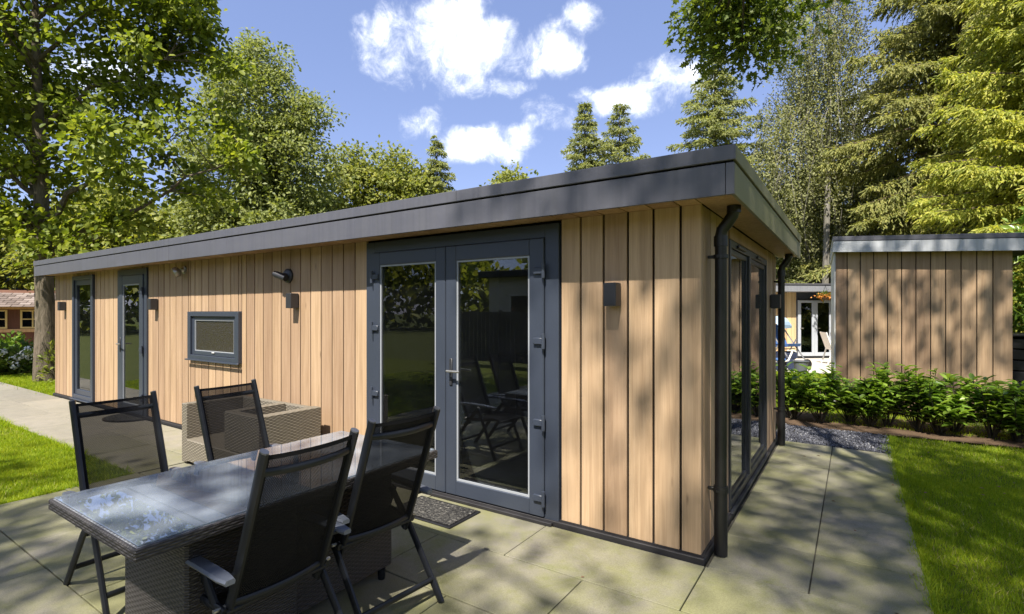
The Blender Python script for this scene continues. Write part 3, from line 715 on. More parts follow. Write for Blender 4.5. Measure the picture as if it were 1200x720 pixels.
MB().box(-0.014, 0.014, 0.84, 2.84, 0.037, 0.049, .002).obj('sill', 'frame_dark', wfo)
MB().box(-0.022, -0.014, 0.862, 2.818, 2.102, 2.2, .001).obj('window_head', 'soffit_wood', wfo)
# downpipes
def downpipe(y):
    px = 0.058
    m = MB().tube([(0.135, y, 2.214), (0.135, y, 2.185), (0.128, y, 2.155), (0.095, y, 2.105), (0.066, y, 2.07), (px, y, 2.03), (px, y, 1.5), (px, y, 0.8), (px, y, 0.42)], 0.036, 16)
    o = m.obj('downpipe', 'pipe_black', cabin, True)
    MB().tube([(0.135, y, 2.213), (0.135, y, 2.17)], 0.042, 16).obj('pipe_collar', 'pipe_black', o, True)
    MB().tube([(px, y, 2.03), (px, y, 1.965)], 0.042, 16).obj('pipe_collar', 'pipe_black', o, True)
    c = MB(); c.tube([(px, y, 0.445), (px, y, 0.40)], 0.043, 16); c.tube([(px, y, 0.42), (px, y, 0.012)], 0.0405, 16)
    c.obj('pipe_socket', 'pipe_black', o, True)
    for z in (1.90, 0.42):
        b = MB().tube([(px, y, z-0.012), (px, y, z+0.012)], 0.046, 16).box(-0.02, px-0.03, y-0.012, y+0.012, z-0.010, z+0.010, .002)
        b.tube([(px-0.01, y-0.05, z), (px-0.01, y-0.043, z)], 0.008, 8)
        b.obj('pipe_bracket', 'pipe_black', o, True)
downpipe(0.19); downpipe(3.44)

# wall fittings
def wall_lamp(label, loc, rz=0.0):
    t = thing('wall_lamp', label, 'lamp', loc, rz, 'black cube wall lamps')
    MB().box(-0.045, 0.045, -0.105, -0.012, -0.078, 0.078, .004).obj('housing', 'lamp_black', t)
    MB().box(-0.038, 0.038, -0.0125, 0.0, -0.07, 0.07, .002).obj('back_plate', 'lamp_black', t)
    MB().lathe([(0.032, -0.0795), (0.032, -0.077), (0.026, -0.0765)], 16, (0, -0.058, 0)).obj('lens', 'bead_grey', t)
    return t
YW = YF-0.0005
wall_lamp('black cube wall lamp right of the glazed french doors', (-0.585, YW, 1.665))
wall_lamp('black cube wall lamp below the black security camera', (-4.165, YW, 1.665))
wall_lamp('small black wall lamp beside the single glazed door', (-7.44, YW, 1.655))
wall_lamp('small black wall lamp at the far left end of the cabin wall', (-11.08, YW, 1.65))
wall_lamp('black wall lamp on the right side wall by the far downpipe', (XR-0.002, 3.14, 1.665), R(90))
t = thing('spotlight', 'round silver motion spotlight high on the timber wall', 'spotlight', (-6.63, YW, 2.085))
MB().lathe([(0.055, 0.0), (0.055, -0.015), (0.03, -0.022), (0.02, -0.05)], 18, (0, 0, 0.02), 'y').obj('base_plate', 'silver', t, True)
pr_ = [(0.01, 0.05)]+[(0.068*math.sin(a), 0.05*math.cos(a)) for a in [0.4, 0.8, 1.2, 1.57]]+[(0.066, -0.03), (0.06, -0.034), (0.05, -0.02)]
hd = MB().lathe(pr_, 20).obj('lamp_head', 'silver', t, True, (0, -0.10, -0.015), (R(-62), 0, R(-25)))
MB().lathe([(0.05, -0.021), (0.048, -0.024)], 20).obj('lens', 'lamp_black', hd)
t = thing('security_camera', 'black bullet security camera on a round base above a wall lamp', 'camera', (-4.31, YW, 1.935))
MB().lathe([(0.078, 0.0), (0.078, -0.02), (0.066, -0.032), (0.03, -0.036)], 22, (0, 0, 0), 'y').obj('base_plate', 'lamp_black', t, True)
MB().tube([(0, -0.03, 0), (0.0, -0.075, 0.0)], 0.026, 12).obj('arm', 'lamp_black', t, True)
b = MB().tube([(0.06, -0.075, -0.03), (-0.06, -0.11, 0.012)], 0.037, 16).tube([(-0.055, -0.108, 0.010), (-0.085, -0.117, 0.020)], 0.031, 16).obj('camera_body', 'lamp_black', t, True)
MB().tube([(-0.0845, -0.117, 0.020), (-0.087, -0.118, 0.021)], 0.024, 14).obj('lens', 'pipe_black', b)

# ================================================================== TABLE
t = thing('garden_table', 'rectangular dark wicker garden table with a glass top', 'table', (-1.725, -1.745, 0))
hx, hy = 0.43, 0.765
MB().box(-hx, hx, -hy, hy, 0.690, 0.7325, .006).obj('tabletop', 'sky_sheen_wicker', t)
e = MB()
for s in (-1, 1):
    e.box(s*hx-0.0075, s*hx+0.0075, -hy-0.0085, hy+0.0085, 0.686, 0.7335, .005); e.box(-hx+0.006, hx-0.006, s*hy-0.008, s*hy+0.008, 0.6865, 0.733, .005)
e.obj('edge_band', 'dark_wicker', t)
MB().box(-hx+0.008, hx-0.008, -hy+0.008, hy-0.008, 0.7345, 0.7405, .0015).obj('glass_top', 'table_glass', t)
MB().box(-0.275, 0.305, -0.55, -0.06, 0.06, 0.6895, .012).obj('pedestal', 'dark_wicker', t)
MB().box(-0.22, 0.22, -0.055, 0.62, 0.06, 0.6895, .012).obj('pedestal', 'dark_wicker', t)
for sx in (-1, 1):
    for sy in (-1, 1):
        MB().lathe([(0.02, 0.0), (0.024, 0.06)], 10, (sx*0.20, sy*0.55, 0)).obj('foot', 'chair_frame', t)
for sx in (-1, 1):
    for sy in (-1, 1):
        MB().lathe([(0.012, 0.7335), (0.012, 0.7347)], 10, (sx*(hx-0.05), sy*(hy-0.05), 0)).obj('rubber_pad', 'pipe_black', t)

# ================================================================== CHAIRS (face local +X)
def make_chair():
    c = thing('garden_chair', '', '', (0, 0, 0), 0, 'black mesh garden chairs round the table')
    by = 0.205
    rail = lambda s: [(-0.150, s*by, 0.335), (-0.195, s*by, 0.43), (-0.262, s*by, 0.60), (-0.335, s*by, 0.80), (-0.42, s*by, 1.035)]
    for s in (-1, 1): rl = MB().tube(rail(s), 0.0148, 8, True, 1.6, (1, 0, 0.3)).obj('back_rail', 'chair_frame', c, True); MB().tube([(-0.4205, s*by, 1.0352), (-0.4225, s*by, 1.041)], 0.0148, 8, True, 1.5, (1, 0, 0.3)).obj('rail_cap', 'chair_cap', rl)
    for (px, pz, bow) in ((-0.392, 0.955, 0.030), (-0.187, 0.41, 0.022)):
        pts = [(px-bow*(1-(q/4.0-1)**2), by*(q/4.0-1), pz-0.006*(1-(q/4.0-1)**2)) for q in range(9)]
        MB().tube(pts, 0.011, 8, True, 1.5).obj('crossbar', 'chair_frame', c, True)
    # back sling
    V, F = [], []
    nu, nv = 6, 10
    rp = [Vector(p) for p in rail(1)]
    def railpt(q):
        q = q*3.999; i = int(q); return rp[i].lerp(rp[i+1], q-i)
    for j in range(nv+1):
        q = 0.16+0.825*j/nv; p = railpt(q)
        for i in range(nu+1):
            a = -1+2*i/nu; sag = (1-a*a)
            V.append((p.x-0.016*sag, a*(by-0.004), p.z-(0.005*sag if j == nv else 0)))
    for j in range(nv):
        for i in range(nu):
            k_ = j*(nu+1)+i; F.append((k_, k_+1, k_+nu+2, k_+nu+1))
    m = MB(); m.add(V, F); me = m.mesh('back_sling', True, False); link('back_sling', me, 'sling_mesh', c)
    for s in (-1, 1):
        hv = []
        for j in range(nv+1):
            p = railpt(0.16+0.825*j/nv); hv += [(p.x-0.004, s*(by-0.026), p.z), (p.x-0.004, s*(by-0.006), p.z)]
        hm = MB(); hm.add(hv, [(2*j, 2*j+1, 2*j+3, 2*j+2) for j in range(nv)]); hm.add([(x+0.005, y, z) for x, y, z in hv], [(2*j, 2*j+2, 2*j+3, 2*j+1) for j in range(nv)])
        hm.obj('sling_hem', 'black_fabric', c)
    p = railpt(0.16+0.825); tv = [(p.x-0.016*(1-a*a)-0.004+dx, a*(by-0.004), p.z-0.005*(1-a*a)-dz) for dx in (0, 0.006) for dz in (0, 0.016) for a in np.linspace(-1, 1, 7)]
    hm = MB(); hm.add(tv, [(k_, k_+1, k_+8, k_+7) for k_ in range(6)]+[(14+k_, 21+k_, 22+k_, 15+k_) for k_ in range(6)]); hm.obj('sling_hem', 'black_fabric', c)
    # seat
    sy = 0.225
    sp = [(-0.165, 0.395), (-0.08, 0.392), (0.08, 0.405), (0.21, 0.425), (0.255, 0.418), (0.268, 0.392)]
    V, F = [], []
    for (px, pz) in sp:
        for i in range(nu+1):
            a = -1+2*i/nu; V.append((px, a*sy, pz-0.022*(1-a*a)))
    for j in range(len(sp)-1):
        for i in range(nu):
            k_ = j*(nu+1)+i; F.append((k_, k_+1, k_+nu+2, k_+nu+1))
    m = MB(); m.add(V, F); link('seat_sling', m.mesh('seat_sling', True, False), 'sling_mesh', c)
    m = MB()
    for s in (-1, 1): m.tube([(-0.195, s*(sy+0.006), 0.388)]+[(px, s*(sy+0.006), pz) for px, pz in sp], 0.0125, 8, True, 1.4)
    m.tube([(-0.19, -sy, 0.385), (-0.19, sy, 0.385)], 0.011, 8).tube([(0.255, -sy, 0.395), (0.255, sy, 0.395)], 0.010, 8)
    m.obj('seat_frame', 'chair_frame', c, True)
    ly = 0.252
    for s in (-1, 1):
        MB().tube([(0.0, s*ly, 0.520), (0.085, s*ly, 0.34), (0.235, s*ly, 0.0)], 0.0135, 8, True, 1.45, (1, 0, 0.3)).obj('front_leg', 'chair_frame', c, True)
        MB().tube([(-0.005, s*(ly-0.024), 0.523), (-0.17, s*(ly-0.024), 0.345), (-0.43, s*(ly-0.024), 0.0)], 0.0145, 8, True, 1.5, (1, 0, 0.3)).obj('rear_leg', 'chair_frame', c, True)
        # armrest: gently curved flat plate
        a = MB(); prof = []
        ns = 10
        for q in range(ns+1):
            tt = q/ns; px = -0.300+0.55*tt; pz = 0.553+0.010*math.sin(math.pi*tt)-0.016*max(0, tt-0.75)*4*max(0, tt-0.75)
            wv = 0.030 if 0 < q < ns else 0.020
            prof.append((px, pz, wv))
        V, F = [], []
        for px, pz, wv in prof:
            V += [(px, s*0.264-wv, pz), (px, s*0.264-wv*0.75, pz+0.009), (px, s*0.264+wv*0.75, pz+0.009), (px, s*0.264+wv, pz), (px, s*0.264+wv*0.8, pz-0.011), (px, s*0.264-wv*0.8, pz-0.011)]
        for q in range(ns):
            for j in range(6): F.append((q*6+j, q*6+(j+1) % 6, q*6+6+(j+1) % 6, q*6+6+j))
        F += [tuple(range(6))[::-1], tuple(ns*6+j for j in range(6))]
        a.add(V, F); ar = a.obj('armrest', 'arm_alu', c, True)
        MB().tube([(-0.242, s*by, 0.547), (-0.248, s*0.255, 0.547)], 0.010, 8).obj('arm_bracket', 'chair_frame', ar, True)
    MB().tube([(-0.365, -ly+0.03, 0.105), (-0.365, ly-0.03, 0.105)], 0.011, 8, True, 1.4).obj('rear_stretcher', 'chair_frame', c, True)
    MB().tube([(0.185, -ly+0.01, 0.125), (0.185, ly-0.01, 0.125)], 0.011, 8, True, 1.4).obj('front_stretcher', 'chair_frame', c, True)
    for s in (-1, 1): MB().tube([(-0.172, s*0.262, 0.40), (-0.172, s*0.20, 0.40)], 0.009, 8).obj('hinge_bolt', 'silver', c, True)
    return c
chair0 = make_chair()
spots = [(-2.545, -2.00, 0.0, 'black mesh garden chair before the left lawn, stone path seen through its back'),
         (-2.565, -1.31, 2.0, 'black mesh garden chair standing in front of the wicker sofa'),
         (-1.45, -2.00, 180.0, 'nearest black mesh garden chair seen from behind with grey armrest over the wicker pedestal'),
         (-1.52, -1.375, 174.5, 'black mesh garden chair seen from behind next to the doormat')]
for i, (x, y, a, lab) in enumerate(spots):
    c = chair0 if i == 0 else copy_tree(chair0)
    c.location = (x, y, 0); c.rotation_euler = (0, 0, R(a)); tag(c, lab, 'chair')

# ================================================================== SOFA, MATS
t = thing('wicker_sofa', 'cushionless tan wicker sofa frame against the timber wall', 'sofa', (-4.28, -0.40, 0))
MB().box(-0.70, -0.60, -0.34, 0.30, 0.02, 0.615, .008).obj('armrest', 'tan_wicker', t)
MB().box(0.59, 0.70, -0.34, 0.30, 0.02, 0.62, .008).obj('armrest', 'tan_wicker', t)
MB().box(0.12, 0.21, -0.335, 0.2365, 0.02, 0.6185, .008).obj('divider', 'tan_wicker', t)
MB().box(-0.5985, 0.5885, 0.238, 0.3, 0.02, 0.612, .008).obj('backrest', 'tan_wicker', t)
MB().box(-0.5985, 0.5885, -0.345, 0.237, 0.04, 0.26, .008).obj('seat_base', 'tan_wicker', t)
MB().box(0.2115, 0.5885, -0.336, -0.25, 0.2605, 0.617, .008).obj('front_panel', 'tan_wicker', t)
for sx in (-0.66, 0.66):
    for sy in (-0.3, 0.26): MB().box(sx-0.02, sx+0.02, sy-0.02, sy+0.02, 0.0, 0.021).obj('foot', 'pipe_black', t)
t = thing('doormat', 'black studded rubber doormat before the french doors', 'doormat', (-1.945, -0.275, 0))
MB().box(-0.31, 0.31, -0.185, 0.185, 0.001, 0.012, .004).obj('rubber_base', 'pipe_black', t)
MB().box(-0.285, 0.285, -0.16, 0.16, 0.0125, 0.019, .004).obj('fibre_pad', 'mat_fibre', t)
t = thing('doormat', 'dark half round doormat before the single door', 'doormat', (-8.06, -0.03, 0))
pr_ = [(0.40*math.cos(a), -0.36*math.sin(a)) for a in np.linspace(0, math.pi, 20)]
m = MB(); n = len(pr_)
m.add([(x, y, 0.001) for x, y in pr_]+[(x, y, 0.014) for x, y in pr_], [tuple(range(n)), tuple(range(n, 2*n))]+[(i, (i+1) % n, n+(i+1) % n, n+i) for i in range(n)])
m.obj('rubber_base', 'pipe_black', t)
m = MB(); m.add([(x*.9, y*.9-.012, 0.0145) for x, y in pr_]+[(x*.9, y*.9-.012, 0.02) for x, y in pr_], [tuple(range(n)), tuple(range(n, 2*n))]+[(i, (i+1) % n, n+(i+1) % n, n+i) for i in range(n)])
m.obj('fibre_pad', 'mat_fibre', t)

# ================================================================== OUTBUILDING
ang = math.atan2(-0.0, 1.0)
Dw = np.array([0.86*0.8333+(-0.51)*(-0.5528), 0.86*0.5528+(-0.51)*0.8333]); Dw /= np.linalg.norm(Dw)
rz = math.atan2(Dw[1], Dw[0])
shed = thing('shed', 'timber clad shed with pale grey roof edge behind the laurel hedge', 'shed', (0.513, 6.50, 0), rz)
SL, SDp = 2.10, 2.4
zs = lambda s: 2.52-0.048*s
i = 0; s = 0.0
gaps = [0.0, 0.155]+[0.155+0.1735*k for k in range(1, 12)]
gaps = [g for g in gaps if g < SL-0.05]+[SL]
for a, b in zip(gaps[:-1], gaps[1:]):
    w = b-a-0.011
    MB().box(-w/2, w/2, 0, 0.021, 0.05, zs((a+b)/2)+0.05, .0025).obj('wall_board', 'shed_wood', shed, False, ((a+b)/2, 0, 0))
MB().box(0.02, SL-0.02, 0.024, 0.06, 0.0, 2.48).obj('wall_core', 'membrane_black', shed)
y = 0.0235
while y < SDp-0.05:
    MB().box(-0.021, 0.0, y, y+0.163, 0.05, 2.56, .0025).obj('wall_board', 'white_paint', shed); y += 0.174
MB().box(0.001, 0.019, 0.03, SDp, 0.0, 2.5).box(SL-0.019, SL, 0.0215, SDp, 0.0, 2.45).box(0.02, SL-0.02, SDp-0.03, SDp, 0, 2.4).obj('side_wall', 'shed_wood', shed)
tilt = math.atan(0.048)
rf = bpy.data.objects.new('roof', None)
m = MB().box(-0.02, SL+0.33, -0.14, SDp+0.1, 0.02, 0.16)
roof = m.obj('roof', 'roof_felt', shed, False, (0, 0, 2.51), (0, tilt, 0))
MB().box(-0.045, SL+0.36, -0.165, -0.143, -0.02, 0.150, .003).obj('fascia_panel', 'fascia_pale', roof)
MB().box(-0.055, SL+0.37, -0.172, -0.140, 0.156, 0.225, .003).obj('roof_trim', 'fascia_metal', roof)
MB().box(-0.045, -0.023, -0.1425, SDp+0.1, -0.02, 0.150, .003).box(-0.055, -0.02, -0.1395, SDp+0.1, 0.156, 0.224, .003).obj('fascia_panel', 'fascia_pale', roof)
MB().box(-0.02, SL+0.33, -0.14, -0.0005, 0.0, 0.018).obj('soffit', 'white_paint', roof)

# ================================================================== FAR CABIN
t = thing('far_cabin', 'distant pale timber cabin with grey glazed doors seen in the gap', 'cabin', (-1.25, 16.05, 0), math.atan2(0.98*0.5528+0.10*0.8333, 0.98*0.8333-0.10*0.5528))
for k in range(-22, 3):
    MB().box(k*0.174+0.005, k*0.174+0.169, 0, 0.02, 0.03, 2.2, .002).obj('wall_board', 'far_wood', t)
MB().box(-4.0, 5.0, 0.025, 3.0, 0.0, 2.2).obj('wall_core', 'far_wood', t)
MB().box(-4.2, 5.2, -0.5, 3.2, 2.2, 2.42, .01).obj('roof', 'fascia_mid', t)
MB().box(-4.22, 5.22, -0.52, 3.22, 2.42, 2.47, .005).obj('roof_trim', 'roof_felt', t)
frame_mb(0.50, 1.82, 0.0, 2.2, 0.04, 0.06, 0.06, 0.26, -0.02, 0.02).obj('door_frame', 'frame_paint', t)
for (a, b) in ((0.535, 1.125), (1.13, 1.75)):
    d = frame_mb(a, b, 0.07, 1.93, 0.10, 0.10, 0.12, 0.08, -0.06, -0.025).obj('door_leaf', 'grey_frame', t)
    MB().box(a+0.095, b-0.095, -0.04, -0.035, 0.18, 1.86).obj('pane', 'far_glass', d)
    MB().box(a+0.095, b-0.095, -0.022, 0.022, 0.18, 1.86).obj('curtain', 'curtain_green', d)
    MB().tube([(a+0.07, -0.075, 1.0), (a+0.17, -0.08, 1.0)], 0.012, 8).obj('handle', 'silver', d)
MB().box(1.85, 4.9, -0.01, 0.024, 0.03, 2.2).obj('wall_panel', 'far_wood', t)

# hanging flower basket
t = thing('flower_basket', 'hanging basket of orange flowers before the far glazed door', 'flower basket', (-0.02, 16.20, 2.02))
t.scale = (0.75, 0.75, 0.75)
m = MB(); m.lathe([(0.06, -0.14), (0.15, -0.06), (0.17, 0.0)], 14).obj('basket', 'conifer_bark', t)
MB().tube([(0.16, 0, 0), (0.02, 0, 0.42), (0, 0, 0.5)], 0.008, 5).tube([(-0.16, 0, 0), (-0.02, 0, 0.42), (0, 0, 0.5)], 0.008, 5).obj('hanger', 'lamp_black', t)
n = 260; P = rng.normal(0, 1, (n, 3))*np.array([0.15, 0.13, 0.05])+np.array([0, 0, 0.04])
leaf_obj('flowers', 'orange_flower', t, [leaf_arrays(P, rdir(n), rdir(n), 0.08, 0.07)])
n = 200; P = rng.normal(0, 1, (n, 3))*np.array([0.14, 0.12, 0.07])+np.array([0, 0, 0.10])
leaf_obj('leaves', 'shrub_leaf', t, [leaf_arrays(P, rdir(n), rdir(n), 0.09, 0.05)])
# white chair
t = thing('patio_chair', 'white plastic garden chair on the far sunny terrace', 'chair', (0.16, 14.85, 0), R(20))
m = MB()
MB().box(-0.02, 0.48, -0.25, 0.25, 0.42, 0.45, .012).obj('seat', 'white_paint', t)
V = [(-0.02-0.17*q, a*0.25, 0.42+0.52*q) for q in np.linspace(0, 1, 6) for a in np.linspace(-1, 1, 5)]
b = MB(); b.add(V, [(j*5+i, j*5+i+1, j*5+i+6, j*5+i+5) for j in range(5) for i in range(4)])
b.add([(x-0.022, y, z) for x, y, z in V], [(j*5+i, j*5+i+5, j*5+i+6, j*5+i+1) for j in range(5) for i in range(4)]); b.obj('backrest', 'white_paint', t)
for s in (-1, 1):
    MB().tube([(-0.19, s*0.26, 0.94), (-0.03, s*0.26, 0.45), (-0.09, s*0.27, 0.2), (-0.15, s*0.28, 0.0)], 0.022, 7).obj('rear_leg', 'white_paint', t)
    MB().tube([(-0.08, s*0.27, 0.63), (0.2, s*0.28, 0.65), (0.42, s*0.28, 0.62), (0.44, s*0.27, 0.4), (0.47, s*0.28, 0.0)], 0.022, 7).obj('armrest', 'white_paint', t)
# pushchair
t = thing('pushchair', 'blue folding pushchair parked on the far terrace beside the cabin door', 'pushchair', (-0.80, 12.9, 0), R(-35))
t.scale = (1.25, 1.25, 1.3)
m = MB()
for s in (-1, 1):
    m.tube([(-0.45, s*0.22, 1.02), (-0.30, s*0.22, 0.85), (0.12, s*0.22, 0.35), (0.32, s*0.22, 0.12)], 0.014, 6).tube([(0.05, s*0.22, 0.60), (-0.12, s*0.22, 0.35), (-0.28, s*0.24, 0.12)], 0.014, 6)
m.tube([(-0.45, -0.22, 1.02), (-0.47, 0, 1.04), (-0.45, 0.22, 1.02)], 0.016, 6).tube([(0.02, -0.22, 0.4), (0.02, 0.22, 0.4)], 0.012, 6)
m.obj('frame', 'silver', t)
MB().prism([(-0.22, 0.42), (0.18, 0.46), (0.2, 0.52), (-0.16, 0.50), (-0.34, 0.92), (-0.40, 0.90)], -0.19, 0.19).obj('seat', 'blue_fabric', t)
V = []; 
hood = MB()
for a in np.linspace(0.1, 1.9, 7):
    for y in (-0.21, -0.13, 0, 0.13, 0.21): V.append((-0.32+0.30*math.sin(a)*0.9, y, 0.84+0.26*math.cos(a-0.3)*(1-0.5*(y/0.21)**4)))
hood.add(V, [(j*5+i, j*5+i+1, j*5+i+6, j*5+i+5) for j in range(6) for i in range(4)]); hood.obj('hood', 'pale_blue_fabric', t)
MB().box(-0.22, 0.12, -0.18, 0.18, 0.18, 0.34, .03).obj('basket', 'navy_fabric', t)
MB().box(-0.62, -0.49, -0.16, 0.16, 0.62, 0.95, .04).obj('bag', 'navy_fabric', t)
for (x, y) in ((0.33, -0.22), (0.33, 0.22), (-0.29, -0.24), (-0.29, 0.24)):
    MB().lathe([(0.07, -0.02), (0.1, -0.012), (0.1, 0.012), (0.07, 0.02)], 16, (x, y, 0.1), 'y').obj('wheel', 'pipe_black', t)
t = thing('toy_trike', 'small blue and white toy trike lying by the pushchair', 'tricycle', (-0.78, 12.15, 0), R(40))
MB().tube([(-0.25, 0, 0.2), (0.1, 0, 0.25), (0.22, 0, 0.5)], 0.025, 8).tube([(0.2, -0.18, 0.5), (0.22, 0, 0.52), (0.2, 0.18, 0.5)], 0.016, 8).obj('frame', 'white_paint', t)
MB().box(-0.28, -0.02, -0.12, 0.12, 0.24, 0.32, .03).obj('saddle', 'blue_fabric', t)
for (x, y, r) in ((0.2, 0, 0.15), (-0.28, -0.17, 0.11), (-0.28, 0.17, 0.11)):
    MB().lathe([(r*.75, -0.025), (r, -0.018), (r, 0.018), (r*.75, 0.025)], 16, (x, y, r), 'y').obj('wheel', 'navy_fabric', t)
t = thing('bucket', 'grey plastic bucket on the edge of the far lawn', 'bucket', (-0.36, 11.55, 0))
MB().lathe([(0.13, 0.0), (0.17, 0.30), (0.185, 0.30), (0.185, 0.32), (0.16, 0.32), (0.12, 0.02)], 18).obj('pail', 'bucket_grey', t, True)
MB().tube([(0.175*math.cos(a), 0, 0.31-0.1*math.sin(a)) for a in np.linspace(0, math.pi, 9)], 0.006, 6).obj('handle', 'silver', t)
# black covered store at the right edge
t = thing('log_store', 'low dark slatted store at the right edge behind the hedge', 'store', (3.25, 7.05, 0), R(-10))
for k in range(7): MB().box(-0.6, 0.8, 0.0, 0.03, 0.05+0.16*k, 0.19+0.16*k, .004).obj('slat', 'black_cover', t)
MB().box(-0.62, 0.82, -0.06, 0.75, 1.19, 1.225, .006).obj('lid', 'black_cover', t)
MB().box(-0.58, 0.78, 0.035, 0.7, 0.03, 1.185).obj('body', 'membrane_black', t)

# ================================================================== LEFT NEIGHBOUR HOUSE
t = thing('bungalow', 'low brown bungalow with tiled roof behind the big oak', 'house', (-26.0, 1.2, 0.50), R(68))
MB().box(-6, 6, 0, 5, -0.5, 1.30).obj('wall', 'red_brown_wood', t)
k = 0
for row in range(9):
    pass
tile = MB().box(-0.16, 0.16, -0.22, 0.22, 0, 0.03, .008).mesh('roof_tile')
pitch = R(13)
for row in range(7):
    for c_ in range(30):
        q = 0.36*row
        o = link('roof_tile', tile, 'roof_tile', t, (-5.1+0.335*c_+(0.16 if row % 2 else 0), -0.45+q*math.cos(pitch), 1.225+q*math.sin(pitch)+0.03), (pitch-0.05, 0, random.uniform(-.02, .02)))
m = MB().add([(-6.2, -0.6, 1.22), (6.2, -0.6, 1.22), (6.2, 2.5, 1.935), (-6.2, 2.5, 1.935), (-6.2, 5.5, 1.22), (6.2, 5.5, 1.22)], [(0, 1, 2, 3), (3, 2, 5, 4), (0, 3, 4), (1, 5, 2), (0, 4, 5, 1)])
m.obj('roof', 'red_brown_wood', t)
for wx in (-4.0, -2.6, -1.2, 0.2, 1.6, 3.0):
    w = frame_mb(wx, wx+1.05, 0.42, 1.12, 0.06, 0.06, 0.06, 0.06, -0.05, -0.003).obj('window', 'yellow_window', t)
    MB().box(wx+0.05, wx+1.0, -0.028, -0.022, 0.47, 1.07).obj('pane', 'far_glass', w)
    g = MB()
    for q in (0.3333, 0.6667): g.box(wx+1.05*q-0.022, wx+1.05*q+0.022, -0.045, -0.03, 0.47, 1.07)
    g.box(wx+0.05, wx+1.0, -0.044, -0.031, 0.75, 0.79); g.obj('glazing_bar', 'yellow_window', w)
MB().box(-6.05, 6.05, -0.05, -0.002, 0.28, 0.40).box(-6.05, 6.05, -0.04, -0.002, 1.14, 1.22).obj('trim_board', 'far_wood', t)
t = thing('garage', 'taller neighbour building with dark blue roof behind the oak trunk', 'house', (-33, 5, 0), R(68))
MB().box(-5, 5, 0, 5, 0, 2.5).obj('wall', 'white_wall', t)
MB().add([(-5.3, -0.4, 2.4), (5.3, -0.4, 2.4), (5.3, 2.5, 4.6), (-5.3, 2.5, 4.6), (-5.3, 5.4, 2.4), (5.3, 5.4, 2.4)], [(0, 1, 2, 3), (3, 2, 5, 4), (0, 3, 4), (1, 5, 2), (0, 4, 5, 1)]).obj('roof', 'navy_roof', t)

# chalet, fence behind the camera (seen mirrored in the doors)
t = thing('white_chalet', 'white walled chalet across the garden mirrored in the doors', 'house', (-7.5, -13.5, 0), R(0))
MB().box(-4, 5, -4, 0, 0, 2.9).obj('wall', 'white_wall', t)
MB().box(-4.3, 5.3, -4.3, 0.35, 2.9, 3.15, .02).obj('roof', 'roof_felt', t)
for wx in (-3.0, -0.2, 2.6):
    w = frame_mb(wx, wx+1.4, 0.95, 2.25, 0.09, 0.09, 0.09, 0.09, 0.003, 0.06).obj('window', 'white_paint', t)
    MB().box(wx+0.08, wx+1.32, 0.02, 0.026, 1.04, 2.16).obj('pane', 'far_glass', w)
    MB().box(wx+0.08, wx+1.32, 0.004, 0.012, 1.04, 2.16).obj('blind', 'yellow_window', w)
t = thing('garden_fence', 'dark timber garden fence across the lawn mirrored in the doors', 'fence', (-5.5, -9.3, 0))
fb = MB().box(-0.07, 0.07, 0, 0.018, 0.05, 1.55, .003).mesh('fence_board')
for k in range(56): link('fence_board', fb, 'room_dark', t, (-4.2+0.152*k, 0, 0))
for k in range(6): MB().box(-4.25+1.7*k-0.04, -4.25+1.7*k+0.04, -0.08, -0.002, 0, 1.6).obj('post', 'room_dark', t)

